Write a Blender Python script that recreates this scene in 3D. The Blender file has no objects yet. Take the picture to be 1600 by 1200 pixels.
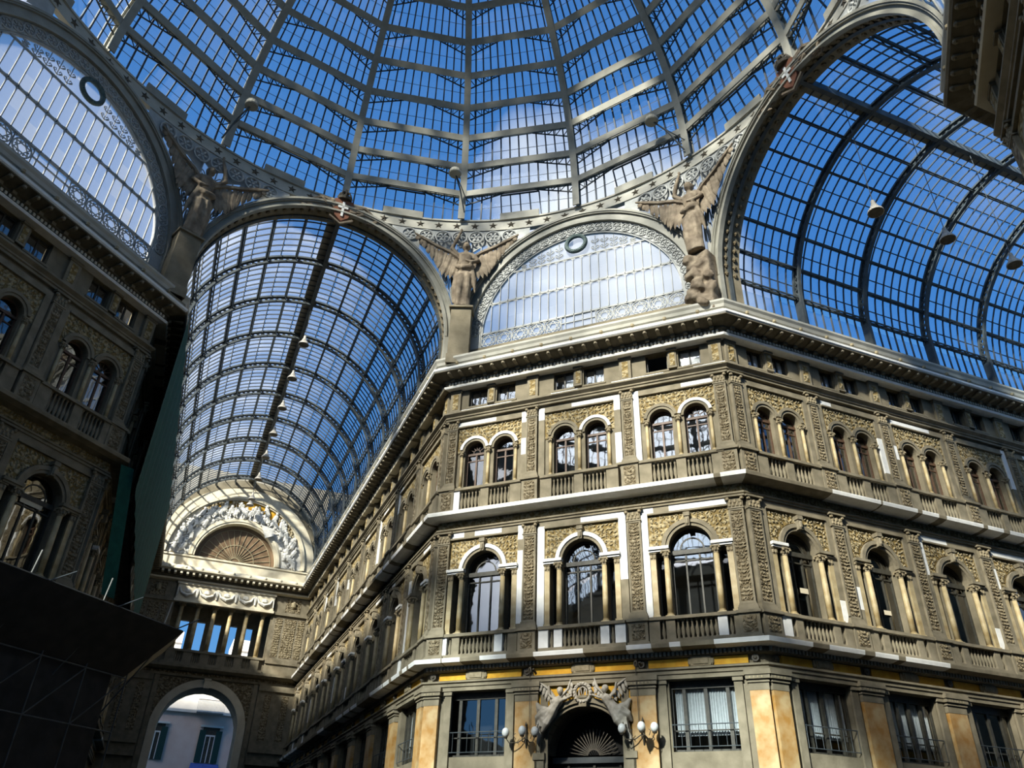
import bpy, math, random
from mathutils import Matrix, Vector
PI = math.pi
sc = bpy.context.scene
col = sc.collection
rnd = random.Random(7)
A_IN = 18.25            # distance of every side of the octagon from its centre
S = 7.351               # half of a side
T8 = math.tan(PI / 8)
LEFT_LEN = 42.5

# ------------------------------------------------------------------ materials
def new_mat(name):
    m = bpy.data.materials.new(name); m.use_nodes = True
    nt = m.node_tree; nt.nodes.clear()
    return m, nt, nt.nodes.new('ShaderNodeOutputMaterial')

def plain(name, c1, c2=None, scale=3.0, rough=.8, metal=0., bump=0., bscale=None, detail=4., spec=.3, lo=.35, hi=.65):
    m, nt, out = new_mat(name); N = nt.nodes; L = nt.links
    b = N.new('ShaderNodeBsdfPrincipled'); L.new(b.outputs[0], out.inputs[0])
    b.inputs['Roughness'].default_value = rough; b.inputs['Metallic'].default_value = metal
    b.inputs['Specular IOR Level'].default_value = spec
    tc = N.new('ShaderNodeTexCoord')
    if c2 is None:
        b.inputs['Base Color'].default_value = (*c1, 1)
    else:
        n = N.new('ShaderNodeTexNoise'); n.inputs['Scale'].default_value = scale; n.inputs['Detail'].default_value = detail
        L.new(tc.outputs['Object'], n.inputs['Vector'])
        r = N.new('ShaderNodeValToRGB'); r.color_ramp.elements[0].position = lo; r.color_ramp.elements[1].position = hi
        r.color_ramp.elements[0].color = (*c1, 1); r.color_ramp.elements[1].color = (*c2, 1)
        L.new(n.outputs['Fac'], r.inputs[0]); L.new(r.outputs[0], b.inputs['Base Color'])
    if bump:
        n2 = N.new('ShaderNodeTexNoise'); n2.inputs['Scale'].default_value = bscale or scale * 4; n2.inputs['Detail'].default_value = 3
        L.new(tc.outputs['Object'], n2.inputs['Vector'])
        bp = N.new('ShaderNodeBump'); bp.inputs['Strength'].default_value = bump; bp.inputs['Distance'].default_value = .08
        L.new(n2.outputs['Fac'], bp.inputs['Height']); L.new(bp.outputs[0], b.inputs['Normal'])
    return m

def relief_mat(name, ground, raised, scale=7.):
    m, nt, out = new_mat(name); N = nt.nodes; L = nt.links
    b = N.new('ShaderNodeBsdfPrincipled'); L.new(b.outputs[0], out.inputs[0]); b.inputs['Roughness'].default_value = .8
    tc = N.new('ShaderNodeTexCoord')
    d = N.new('ShaderNodeTexNoise'); d.inputs['Scale'].default_value = scale * .6
    L.new(tc.outputs['Object'], d.inputs['Vector'])
    v = N.new('ShaderNodeTexVoronoi'); v.feature = 'SMOOTH_F1'; v.inputs['Scale'].default_value = scale
    mx = N.new('ShaderNodeMix'); mx.data_type = 'VECTOR'; mx.inputs['Factor'].default_value = .12
    L.new(tc.outputs['Object'], mx.inputs['A']); L.new(d.outputs['Color'], mx.inputs['B']); L.new(mx.outputs['Result'], v.inputs['Vector'])
    r = N.new('ShaderNodeValToRGB'); r.color_ramp.elements[0].position = .28; r.color_ramp.elements[1].position = .5
    r.color_ramp.elements[0].color = (*raised, 1); r.color_ramp.elements[1].color = (*ground, 1)
    L.new(v.outputs['Distance'], r.inputs[0]); L.new(r.outputs[0], b.inputs['Base Color'])
    bp = N.new('ShaderNodeBump'); bp.invert = True; bp.inputs['Strength'].default_value = .9; bp.inputs['Distance'].default_value = .12
    L.new(v.outputs['Distance'], bp.inputs['Height']); L.new(bp.outputs[0], b.inputs['Normal'])
    return m

def glazing(name, tint, milk, milk_col, gloss=.06, cells=None, dirty=0., dirt_col=(.3, .26, .18)):
    """sheet glass: clear tint mixed with a dusty film; single panes differ (cells = panes per UV unit)"""
    m, nt, out = new_mat(name); N = nt.nodes; L = nt.links
    tr = N.new('ShaderNodeBsdfTransparent'); tr.inputs[0].default_value = (*tint, 1)
    tl = N.new('ShaderNodeBsdfTranslucent'); tl.inputs[0].default_value = (*milk_col, 1)
    df = N.new('ShaderNodeBsdfDiffuse'); df.inputs[0].default_value = (*milk_col, 1)
    a = N.new('ShaderNodeMixShader'); a.inputs[0].default_value = .4
    L.new(tl.outputs[0], a.inputs[1]); L.new(df.outputs[0], a.inputs[2])
    gl = N.new('ShaderNodeBsdfGlossy'); gl.inputs['Roughness'].default_value = .05
    mx = N.new('ShaderNodeMixShader'); L.new(tr.outputs[0], mx.inputs[1]); L.new(a.outputs[0], mx.inputs[2])
    mx.inputs[0].default_value = milk
    if cells:
        uv = N.new('ShaderNodeUVMap')
        sn = N.new('ShaderNodeVectorMath'); sn.operation = 'MULTIPLY'; sn.inputs[1].default_value = (*cells, 1)
        fl = N.new('ShaderNodeVectorMath'); fl.operation = 'FLOOR'
        wn = N.new('ShaderNodeTexWhiteNoise'); wn.noise_dimensions = '2D'
        L.new(uv.outputs[0], sn.inputs[0]); L.new(sn.outputs[0], fl.inputs[0]); L.new(fl.outputs[0], wn.inputs['Vector'])
        nz = N.new('ShaderNodeTexNoise'); nz.inputs['Scale'].default_value = .22; nz.inputs['Detail'].default_value = 3
        tc = N.new('ShaderNodeTexCoord'); L.new(tc.outputs['Object'], nz.inputs['Vector'])
        p = N.new('ShaderNodeMath'); p.operation = 'POWER'; p.inputs[1].default_value = 5.; L.new(wn.outputs['Value'], p.inputs[0])
        q = N.new('ShaderNodeMapRange'); q.inputs['From Min'].default_value = .42; q.inputs['From Max'].default_value = .72
        q.inputs['To Min'].default_value = 0; q.inputs['To Max'].default_value = dirty; L.new(nz.outputs['Fac'], q.inputs['Value'])
        s = N.new('ShaderNodeMath'); s.operation = 'MULTIPLY_ADD'; L.new(p.outputs[0], s.inputs[0]); s.inputs[1].default_value = milk * .9; s.inputs[2].default_value = milk
        s2 = N.new('ShaderNodeMath'); s2.operation = 'ADD'; s2.use_clamp = True; L.new(s.outputs[0], s2.inputs[0]); L.new(q.outputs[0], s2.inputs[1])
        L.new(s2.outputs[0], mx.inputs[0])
    fr = N.new('ShaderNodeMixShader'); fr.inputs[0].default_value = gloss
    L.new(mx.outputs[0], fr.inputs[1]); L.new(gl.outputs[0], fr.inputs[2]); L.new(fr.outputs[0], out.inputs[0])
    return m

def pane_mat(name, tint, reflect=1.0):
    m, nt, out = new_mat(name); N = nt.nodes; L = nt.links
    tr = N.new('ShaderNodeBsdfTransparent'); tr.inputs[0].default_value = (*tint, 1)
    gl = N.new('ShaderNodeBsdfGlossy'); gl.inputs['Roughness'].default_value = .02; gl.inputs[0].default_value = (.95, .95, .95, 1)
    f = N.new('ShaderNodeLayerWeight'); f.inputs[0].default_value = .5
    pw = N.new('ShaderNodeMath'); pw.operation = 'POWER'; pw.inputs[1].default_value = 4.; L.new(f.outputs['Facing'], pw.inputs[0])
    k = N.new('ShaderNodeMath'); k.operation = 'MULTIPLY_ADD'; k.use_clamp = True; k.inputs[1].default_value = .8; k.inputs[2].default_value = .11 * reflect; L.new(pw.outputs[0], k.inputs[0])
    tc = N.new('ShaderNodeTexCoord'); nz = N.new('ShaderNodeTexNoise'); nz.inputs['Scale'].default_value = 1.1
    L.new(tc.outputs['Object'], nz.inputs['Vector'])
    bp = N.new('ShaderNodeBump'); bp.inputs['Strength'].default_value = .05; bp.inputs['Distance'].default_value = .05
    L.new(nz.outputs['Fac'], bp.inputs['Height']); L.new(bp.outputs[0], gl.inputs['Normal'])
    mx = N.new('ShaderNodeMixShader'); L.new(k.outputs[0], mx.inputs[0]); L.new(tr.outputs[0], mx.inputs[1]); L.new(gl.outputs[0], mx.inputs[2])
    L.new(mx.outputs[0], out.inputs[0])
    return m

STUCCO = plain('grey_stucco', (.165, .138, .088), (.245, .206, .136), 1.3, .85, bump=.15, bscale=9)
TRIM = plain('weathered_stone_trim', (.185, .155, .10), (.27, .228, .153), 2.1, .85)
WHITE = plain('fresh_white_plaster', (.80, .78, .72), (.88, .86, .80), 4., .8)
RELIEF = relief_mat('stucco_relief', (.125, .09, .042), (.29, .235, .145), 6.5)
GOLD = relief_mat('ochre_relief', (.21, .14, .04), (.42, .335, .18), 7.5)
GOLDGND = plain('ochre_ground', (.30, .19, .045), (.40, .27, .08), 5., .8)
LEAF = plain('relief_leaf', (.29, .235, .135), (.40, .33, .20), 6., .75)
LEAFB = plain('relief_leaf_brown', (.22, .175, .10), (.31, .25, .155), 6., .75)
MARBLE = plain('ochre_marble', (.38, .19, .045), (.52, .37, .18), 1.6, .45, detail=6., lo=.38, hi=.62)
COLUMN = plain('honey_stone', (.34, .245, .11), (.52, .42, .24), 2.2, .5)
OCHRE = plain('ochre_plaster', (.60, .29, .02), (.72, .40, .04), 3., .8)
IRON = plain('painted_iron', (.26, .25, .205), (.33, .315, .26), 1.5, .6)
IRONDK = plain('dark_iron', (.045, .055, .06), (.085, .095, .095), 2., .55)
IRONBAR = plain('glazing_bar_iron', (.05, .06, .07), (.08, .09, .10), 2., .55)
ZINC = plain('grey_openwork', (.36, .36, .33), (.46, .46, .43), 2., .6)
BRONZE = plain('dark_bronze', (.06, .05, .035), (.10, .085, .06), 5., .5)
VERDI = plain('green_bronze', (.05, .08, .075), (.09, .13, .12), 5., .5)
PALEIRON = plain('pale_painted_iron', (.40, .38, .31), (.48, .455, .38), 1.5, .6)
STATUE = plain('brown_statue_stucco', (.14, .105, .07), (.30, .24, .165), 2.2, .8, bump=.3, bscale=7)
STONEFIG = plain('pale_figure_stone', (.34, .30, .23), (.52, .47, .38), 4., .7)
CREAM = plain('cream_stone', (.66, .57, .40), (.76, .68, .50), 1.2, .8)
PALE = plain('white_sculpted_stucco', (.66, .62, .52), (.80, .77, .69), 3., .8, bump=.3, bscale=8)
DENTIL = plain('dentil_stone', (.45, .40, .30), (.62, .57, .46), 7., .8)
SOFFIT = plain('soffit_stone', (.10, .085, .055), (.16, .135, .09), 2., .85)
BROWNF = plain('brown_window_wood', (.09, .05, .03), (.13, .075, .045), 6., .5)
DARKF = plain('dark_window_wood', (.04, .037, .028), (.065, .06, .045), 6., .5)
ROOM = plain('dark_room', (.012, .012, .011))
CURTAIN = plain('pale_curtain', (.66, .69, .68), (.78, .80, .79), 9., .9)
BLIND = plain('white_blind', (.78, .78, .76))
PANE = pane_mat('window_pane', (.82, .85, .86), 1.6)
PANE_DARK = pane_mat('dark_window_pane', (.25, .28, .28), .55)
FLOOR = plain('marble_floor', (.05, .045, .035), (.09, .075, .06), .5, .35)
GLOBE = plain('white_lamp_globe', (.62, .62, .58), None, rough=.25)
LAMPM = plain('lamp_shade_metal', (.34, .31, .26), (.42, .39, .33), 3., .5)
NETTING = plain('green_scaffold_net', (.004, .055, .04), (.008, .085, .06), 3., .9)
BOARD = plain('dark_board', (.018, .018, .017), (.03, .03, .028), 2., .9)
BOARDLIT = plain('board_painted_lit', (.30, .29, .25), (.4, .38, .33), 2., .9)  # lighter copy of the board colour, sunlight on the canopy end painted in
PINK = plain('pink_grey_plaster', (.76, .56, .47), (.82, .64, .55), .8, .9)
HOUSE = plain('white_house_plaster', (.70, .68, .63), (.78, .76, .71), .8, .9)
SHUTTER = plain('green_shutter', (.012, .05, .045))
BLUE = plain('blue_awning', (.05, .09, .30), (.07, .12, .38), 4.)
REDTILE = plain('red_roof', (.38, .10, .06), (.46, .15, .09), 6.)
RED = plain('red_shield', (.22, .09, .05), (.28, .12, .07), 4.)
GREYPANEL = plain('grey_opaque_pane', (.20, .19, .15), (.28, .26, .21), 1.5, .7)
DOME_GLASS = glazing('dome_glass', (.86, .92, .97), .04, (.80, .84, .88), .04, (1, 1), .07)
CLEAR_GLASS = glazing('clear_vault_glass', (.74, .86, .97), .025, (.80, .84, .84),   .03, (1, 1), .10)
VAULT_GLASS = glazing('vault_glass', (.82, .88, .94), .11, (.84, .85, .82), .05, (1, 1), .14)
LUNETTE_GLASS = glazing('lunette_glass', (.86, .90, .95), .42, (.86, .88, .90), .0, (1, 1), .08)
FAN_GLASS = plain('fanlight_brown_glass', (.16, .105, .06), (.26, .17, .10), .5, .15, spec=.5)

# ------------------------------------------------------------------ mesh builder
class MB:
    def __init__(s): s.v = []; s.f = []; s.m = []; s.uv = {}
    def add(s, verts, faces, mat=0, uvs=None):
        o = len(s.v); s.v += [tuple(p) for p in verts]
        for i, fc in enumerate(faces):
            if uvs: s.uv[len(s.f)] = uvs[i]
            s.f.append([o + k for k in fc]); s.m.append(mat)
    def box(s, x0, x1, y0, y1, z0, z1, mat=0):
        s.add([(x, y, z) for x in (x0, x1) for y in (y0, y1) for z in (z0, z1)],
              [(0, 1, 3, 2), (4, 6, 7, 5), (0, 4, 5, 1), (2, 3, 7, 6), (0, 2, 6, 4), (1, 5, 7, 3)], mat)
    def pb(s, u0, u1, p0, p1, z0, z1, mat=0):       # box given by projection from the wall
        s.box(u0, u1, -p1, -p0, z0, z1, mat)
    def bar(s, p, q, w, h=None, mat=0, up=(0, 0, 1)):
        p = Vector(p); q = Vector(q); d = q - p
        if d.length < 1e-6: return
        d.normalize(); up = Vector(up)
        a = d.cross(up)
        if a.length < 1e-4: a = d.cross(Vector((1, 0, 0)))
        a.normalize(); b = a.cross(d); h = h or w
        c = [a * (w / 2 * i) + b * (h / 2 * j) for i, j in ((-1, -1), (1, -1), (1, 1), (-1, 1))]
        s.add([p + k for k in c] + [q + k for k in c],
              [(0, 1, 2, 3), (7, 6, 5, 4), (0, 4, 5, 1), (1, 5, 6, 2), (2, 6, 7, 3), (3, 7, 4, 0)], mat)
    def tube(s, pts, r, n=6, mat=0, closed=False, flat=1.):
        pts = [Vector(p) for p in pts]; k = len(pts); rs = r if isinstance(r, (list, tuple)) else [r] * k
        ref = None; vs = []
        for i, p in enumerate(pts):
            t = (pts[(i + 1) % k] - pts[i - 1]) if closed or 0 < i < k - 1 else (pts[1] - pts[0] if i == 0 else pts[-1] - pts[-2])
            t.normalize()
            if ref is None:
                ref = t.cross(Vector((0, 1, 0)))
                if ref.length < .1: ref = t.cross(Vector((1, 0, 0)))
            a = ref - t * ref.dot(t); a.normalize(); ref = a; b = t.cross(a)
            vs += [p + (a * math.cos(2 * PI * j / n) + b * (math.sin(2 * PI * j / n) * flat)) * rs[i] for j in range(n)]
        fs = []
        for i in range(k if closed else k - 1):
            for j in range(n):
                a, b = i * n, ((i + 1) % k) * n
                fs.append((a + j, a + (j + 1) % n, b + (j + 1) % n, b + j))
        if not closed: fs += [tuple(range(n))[::-1], tuple((k - 1) * n + j for j in range(n))]
        s.add(vs, fs, mat)
    def lathe(s, prof, n=12, c=(0, 0, 0), mat=0, sx=1., sy=1.):
        vs = [(c[0] + r * math.cos(2 * PI * j / n) * sx, c[1] + r * math.sin(2 * PI * j / n) * sy, c[2] + z) for r, z in prof for j in range(n)]
        fs = [(i * n + j, i * n + (j + 1) % n, (i + 1) * n + (j + 1) % n, (i + 1) * n + j) for i in range(len(prof) - 1) for j in range(n)]
        fs += [tuple(range(n))[::-1], tuple((len(prof) - 1) * n + j for j in range(n))]
        s.add(vs, fs, mat)
    def blob(s, c, r, ang=0., mat=0, n=6):
        vs = []; ca, sa = math.cos(ang), math.sin(ang)
        P = [(0, 0, 1)] + [(math.cos(2 * PI * j / n) * k, math.sin(2 * PI * j / n) * k, z) for z, k in ((.5, .87), (-.5, .87)) for j in range(n)] + [(0, 0, -1)]
        for x, y, z in P:
            x, y, z = x * r[0], y * r[1], z * r[2]
            vs.append((c[0] + x * ca + z * sa, c[1] + y, c[2] - x * sa + z * ca))
        fs = [(0, 1 + j, 1 + (j + 1) % n) for j in range(n)] + [(1 + j, 1 + n + j, 1 + n + (j + 1) % n, 1 + (j + 1) % n) for j in range(n)]
        fs += [(1 + 2 * n, 1 + n + (j + 1) % n, 1 + n + j) for j in range(n)]
        s.add(vs, fs, mat)
    def ring(s, cx, cz, r0, r1, p0, p1, a0=0., a1=PI, n=24, mat=0, back=False):
        """flat moulding along an arc; angle measured from +x towards +z"""
        vs = []
        for i in range(n + 1):
            a = a0 + (a1 - a0) * i / n; c, d = math.cos(a), math.sin(a)
            vs += [(cx + r * c, -p, cz + r * d) for r, p in ((r0, p0), (r0, p1), (r1, p1), (r1, p0))]
        fs = []
        for i in range(n):
            a, b = 4 * i, 4 * i + 4
            fs += [(a, a + 1, b + 1, b), (a + 1, a + 2, b + 2, b + 1), (a + 2, a + 3, b + 3, b + 2)]
            if back: fs.append((a + 3, a, b, b + 3))
        if abs(a1 - a0) < 2 * PI - .01: fs += [(0, 3, 2, 1), (4 * n, 4 * n + 1, 4 * n + 2, 4 * n + 3)]
        s.add(vs, fs, mat)
    def run(s, u0, u1, prof, m0=0., m1=0., mat=0, caps=True):
        """moulding: profile [(p, z)] swept from u0 to u1, mitred by m per unit of projection"""
        k = len(prof)
        vs = [(u0 - m0 * p, -p, z) for p, z in prof] + [(u1 + m1 * p, -p, z) for p, z in prof]
        fs = [(i, (i + 1) % k, k + (i + 1) % k, k + i) for i in range(k)]
        if caps: fs += [tuple(range(k))[::-1], tuple(range(k, 2 * k))]
        s.add(vs, fs, mat)
    def mesh(s, name, mats, smooth=False):
        me = bpy.data.meshes.new(name); me.from_pydata(s.v, [], s.f)
        for m in mats: me.materials.append(m)
        me.polygons.foreach_set('material_index', s.m)
        if smooth: me.polygons.foreach_set('use_smooth', [True] * len(s.f))
        if s.uv:
            uvl = me.uv_layers.new(name='UVMap')
            for p in me.polygons:
                t = s.uv.get(p.index)
                if t:
                    for li, w in zip(p.loop_indices, t): uvl.data[li].uv = w
        me.update(); return me

def link(name, data, parent=None, M=None):
    o = bpy.data.objects.new(name, data); col.objects.link(o)
    if parent is not None: o.parent = parent
    if M is not None: o.matrix_local = M
    return o
def tag(o, label, cat=None, group=None, kind='thing'):
    o['label'] = label; o['kind'] = kind; group = group or (group_of(o.name.split('.')[0], label) if cat else None)
    if cat: o['category'] = cat
    if group: o['group'] = group
    return o
WHERE = ['']
KINDS_OF = (('small square attic window', 'attic windows'), ('arched brown framed', 'paired arched windows'), ('tall arched window', 'tall columned windows'), ('wide dark framed', 'mezzanine windows'), ('small ochre panelled pier', 'attic window piers'),
            ('slender', 'slender window columns'), ('honey stone column', 'honey stone columns'), ('honey stone half', 'honey stone half pilasters'), ('carved pilaster', 'carved pilasters'), ('slim carved', 'slim carved pilasters'), ('short ochre', 'attic pilasters'), ('ochre marble', 'ochre marble pilasters'),
            ('low carved', 'low pedestals'), ('carved pedestal', 'upper pedestals'), ('balustrade below the paired', 'upper balustrades'), ('balustrade below the tall', 'lower balustrades'), ('moulded surround', 'paired window surrounds'), ('arched surround', 'tall window surrounds'), ('pale pleated', 'mezzanine curtains'), ('thin iron railing', 'mezzanine railings'), ('plain stone jamb', 'stone jambs'))
BY_NAME = {'angel_statue': 'angel statues on the pendentives', 'pendentive': 'pendentives under the star ring', 'arch': 'great arches of the crossing', 'coat_of_arms': 'coats of arms over the vault arches', 'pendant_lamp': 'lamps hanging in the vaults', 'floodlight': 'floodlights on the dome ribs',
           'winged_figure': 'winged figures over the portal', 'bracket_lamp': 'bracket lamps beside the portal', 'hoist_chain': 'hoisting chains above the bracket lamps', 'carved_pier': 'carved piers of the end wall', 'distant_house': 'houses seen through the loggia', 'scaffold_net': 'green scaffold nets', 'paper_notice': 'paper notices in the windows'}
def group_of(name, label):
    if WHERE[0]:
        for k, g in KINDS_OF:
            if label.startswith(k): return '%s of the %s' % (g, WHERE[0])
    if label.startswith('tall loggia column'): return 'loggia columns of the end wall'
    if 'lunette with star medallions' in label: return 'glazed lunettes under the dome'
    if 'glazed barrel vault' in label: return 'glazed barrel vaults of the arms'
    return BY_NAME.get(name)
def thing(name, label, cat, M, group=None, kind='thing', data=None):
    return tag(link(name, data, None, M), label, cat, group, kind)
def at(x=0, p=0, z=0, rz=0): return Matrix.Translation((x, -p, z)) @ Matrix.Rotation(rz, 4, 'Z')
CACHE = {}
def cached(key, fn):
    if key not in CACHE: CACHE[key] = fn()
    return CACHE[key]
def one(mats, fn, name='part', smooth=False):
    b = MB(); fn(b); return b.mesh(name, mats, smooth)
ORD = ['first', 'second', 'third', 'fourth', 'fifth', 'sixth', 'seventh', 'eighth', 'ninth', 'tenth', 'eleventh', 'twelfth', 'thirteenth', 'fourteenth', 'fifteenth', 'sixteenth']
COUNT = {}
def num(base):
    COUNT[base] = COUNT.get(base, 0) + 1
    return '%s_%d' % (base, COUNT[base])
def frame(deg, x, y): return Matrix.Translation((x, y, 0)) @ Matrix.Rotation(math.radians(deg), 4, 'Z')
A_ARM = (S + A_IN) / math.sqrt(2); S_ARM = (A_IN - S) / math.sqrt(2)   # the arm sides of the octagon
def is_arm(az): return abs(abs(az) % 90 - 45) < 1
def side(az): # frame of one octagon side, looking out from the centre
    a = math.radians(az); A_IN = A_ARM if is_arm(az) else globals()['A_IN']
    return Matrix.Translation((A_IN * math.sin(a), A_IN * math.cos(a), 0)) @ Matrix.Rotation(-a, 4, 'Z')

# ------------------------------------------------------------------ relief carving
def foliage(b, x0, x1, z0, z1, p, seed, step=.17, inside=None, sym=True, mat=0):
    """leaves and scrolls in mirrored pairs about the middle of a panel"""
    R = random.Random(seed); cx = (x0 + x1) / 2; w = (x1 - x0) / 2; nz = max(1, int((z1 - z0) / step))
    for i in range(nz):
        z = z0 + (i + .5) * (z1 - z0) / nz; k = max(1, int(w / step + .5))
        if not inside or inside(cx, z): b.blob((cx, -p, z), (step * .22, .045, step * .42), 0, mat)
        for j in range(k):
            dx = (j + .55 + R.uniform(-.15, .15)) * w / k; ang = R.uniform(.2, 1.5); dz = R.uniform(-.2, .2) * step
            r = (step * R.uniform(.16, .28), .04 + R.uniform(0, .03), step * R.uniform(.35, .55))
            curl = R.random() < .35
            for sg in (-1, 1):
                x = cx + sg * dx; zz = z + dz
                if inside and not inside(x, zz): continue
                if curl:
                    q = step * .3
                    b.tube([(x + sg * q * math.cos(t), -p - .02, zz + q * math.sin(t)) for t in (0, 1.1, 2.2, 3.3, 4.4)], [step * .1] * 4 + [step * .15], 4, mat)
                else: b.blob((x, -p, zz), r, sg * ang, mat, 5)

# ------------------------------------------------------------------ walls with openings
def face_rect(b, u0, u1, z0, z1, p=0., mat=0):
    if u1 - u0 > 1e-4 and z1 - z0 > 1e-4: b.add([(u0, -p, z0), (u1, -p, z0), (u1, -p, z1), (u0, -p, z1)], [(0, 1, 2, 3)], mat)
def opening_row(b, u0, u1, z0, z1, holes, depth=.45):
    """wall strip u0..u1, z0..z1 with holes (cx, w, zb, zt, arched); zt = springing for arched ones"""
    hs = sorted(holes); x = u0
    for cx, w, zb, zt, arch in hs:
        l, r = cx - w / 2, cx + w / 2
        face_rect(b, x, l, z0, z1); face_rect(b, l, r, z0, zb)
        if arch:
            n = 14; R = w / 2
            P = [(cx - R * math.cos(PI * i / n), zt + R * math.sin(PI * i / n)) for i in range(n + 1)]
            for i in range(n):
                (xa, za), (xb, zb_) = P[i], P[i + 1]
                b.add([(xa, 0, za), (xb, 0, zb_), (xb, 0, z1), (xa, 0, z1)], [(0, 1, 2, 3)])
                b.add([(xa, 0, za), (xa, depth, za), (xb, depth, zb_), (xb, 0, zb_)], [(0, 1, 2, 3)])
        else:
            face_rect(b, l, r, zt, z1); b.add([(l, 0, zt), (l, depth, zt), (r, depth, zt), (r, 0, zt)], [(0, 1, 2, 3)])
        b.add([(l, 0, zb), (l, depth, zb), (l, depth, zt), (l, 0, zt)], [(0, 1, 2, 3)])
        b.add([(r, 0, zb), (r, 0, zt), (r, depth, zt), (r, depth, zb)], [(0, 1, 2, 3)])
        b.add([(l, 0, zb), (r, 0, zb), (r, depth, zb), (l, depth, zb)], [(0, 1, 2, 3)])
        x = r
    face_rect(b, x, u1, z0, z1)

def segs(b, lo, hi, whites, fn):
    """cut a strip lo..hi into grey (0) and white (1) lengths and hand each to fn(a, b, mat)"""
    x = lo
    for a, c in sorted(whites):
        a, c = lo + (hi - lo) * a, lo + (hi - lo) * c
        if a > x: fn(x, a, 0)
        fn(max(a, x), c, 1); x = c
    if x < hi - 1e-4: fn(x, hi, 0)
def rand_white(R, prob):
    if R.random() > prob: return []
    a = R.choice([0, 0, .15, .4, .6]); return [(a, min(1, a + R.choice([.2, .35, .5, .8])))]

# ------------------------------------------------------------------ facade members (each mesh made once, shared by the copies)
def arch_poly(w, h, n=12):
    R = w / 2
    return [(-R, 0), (R, 0)] + [(R * math.cos(PI * i / n), h + R * math.sin(PI * i / n)) for i in range(n + 1)]
def glass_sheet(w, h):
    b = MB(); P = arch_poly(w, h); b.add([(x, 0, z) for x, z in P], [tuple(range(len(P)))]); return b
def upper_frame(w, h):
    b = MB(); t = .07; R = w / 2
    b.box(-R, -R + t, -.04, .06, 0, h); b.box(R - t, R, -.04, .06, 0, h); b.box(-R, R, -.04, .06, 0, .09)
    b.ring(0, h, R - t, R, -.06, .04, 0, PI, 14); b.box(-R, R, -.07, .06, h - .16, h - .04)
    b.box(-R, R, -.03, .05, h - .5, h - .44)
    b.box(-.045, .045, -.05, .06, 0, h - .1)
    return b.mesh('frame', [BROWNF])
def fan_tracery(w, h):
    b = MB(); R = w / 2
    for k in range(1, 6):
        a = PI * k / 6; b.bar((.18 * math.cos(a), -.01, h + .18 * math.sin(a)), (R * math.cos(a), -.01, h + R * math.sin(a)), .03)
    b.ring(0, h, .16, .2, -.02, .02, 0, PI, 10)
    return b.mesh('tracery', [BROWNF])
def serliana_frame(r, h, xs):
    b = MB(); t = .08
    b.ring(0, h, r - t, r, -.06, .04, 0, PI, 16); b.ring(0, h, .52 * r, .52 * r + .06, -.04, .02, 0, PI, 14)
    b.box(-r, r, -.10, .06, h - .22, h - .02); b.box(-r, r, -.05, .05, h - .52, h - .46)
    for x in (-r, -r * .36, r * .36 - .07, r - .07): b.box(x, x + .07, -.05, .05, 0, h - .1)
    b.box(-r, r, -.05, .05, 0, .12)
    return b.mesh('frame', [DARKF])
def column_mesh(h, r):
    b = MB(); b.lathe([(r * 1.0, .16), (r * 1.02, h * .35), (r * .86, h - .3)], 12); return b.mesh('shaft', [COLUMN], True)
def column_base(r):
    b = MB(); q = r * 1.45; b.box(-q, q, -q, q, 0, .07); b.lathe([(q * .98, .07), (q * .98, .11), (r * 1.1, .13), (r * 1.2, .16), (r, .18)], 12); return b.mesh('base', [COLUMN])
def column_cap(r, h):
    b = MB(); z = h - .32
    b.lathe([(r * .9, z), (r * 1.0, z + .03), (r * .95, z + .06), (r * 1.15, z + .16), (r * 1.5, z + .25)], 10); q = r * 1.55
    for k in range(8):
        a = PI / 4 * k; b.blob((r * 1.25 * math.cos(a), r * 1.25 * math.sin(a), z + .15), (.05, .05, .09))
    for sx in (-1, 1):
        for sy in (-1, 1): b.blob((sx * q * .9, sy * q * .9, z + .22), (.06, .06, .06))
    b.box(-q, q, -q, q, z + .26, z + .32); return b.mesh('capital', [LEAFB])
def baluster_mesh(h):
    b = MB(); k = h / .72
    b.lathe([(.075, 0), (.075, .05 * k), (.045, .08 * k), (.085, .2 * k), (.09, .27 * k), (.04, .5 * k), (.035, .58 * k), (.06, .62 * k), (.04, .65 * k), (.07, .68 * k), (.07, .72 * k)], 8)
    return b.mesh('baluster', [TRIM], True)
def pil_shaft(w, h, pr):
    b = MB(); x = w / 2; e = .075
    b.pb(-x, -x + e, 0, pr, 0, h); b.pb(x - e, x, 0, pr, 0, h); b.pb(-x, x, 0, pr, h - e, h); b.pb(-x, x, 0, pr, 0, e); b.pb(-x + e, x - e, 0, pr - .035, e, h - e)
    return b.mesh('shaft', [TRIM])
def pil_relief(w, h, pr, seed):
    b = MB(); x = w / 2 - .085; b.pb(-x, x, 0, pr - .03, .09, h - .09, 0); foliage(b, -x + .01, x - .01, .12, h - .12, pr - .02, seed, .15, mat=1)
    return b.mesh('carved_panel', [RELIEF, LEAFB])
def pil_relief_far(w, h, pr):
    b = MB(); x = w / 2 - .085; b.pb(-x, x, 0, pr - .015, .09, h - .09); return b.mesh('carved_panel', [RELIEF])
def pil_base(w, pr, h=.32):
    b = MB(); x = w / 2; b.pb(-x - .09, x + .09, 0, pr + .1, 0, h * .5); b.pb(-x - .06, x + .06, 0, pr + .06, h * .5, h * .75); b.pb(-x - .03, x + .03, 0, pr + .03, h * .75, h); return b.mesh('base', [TRIM])
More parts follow.
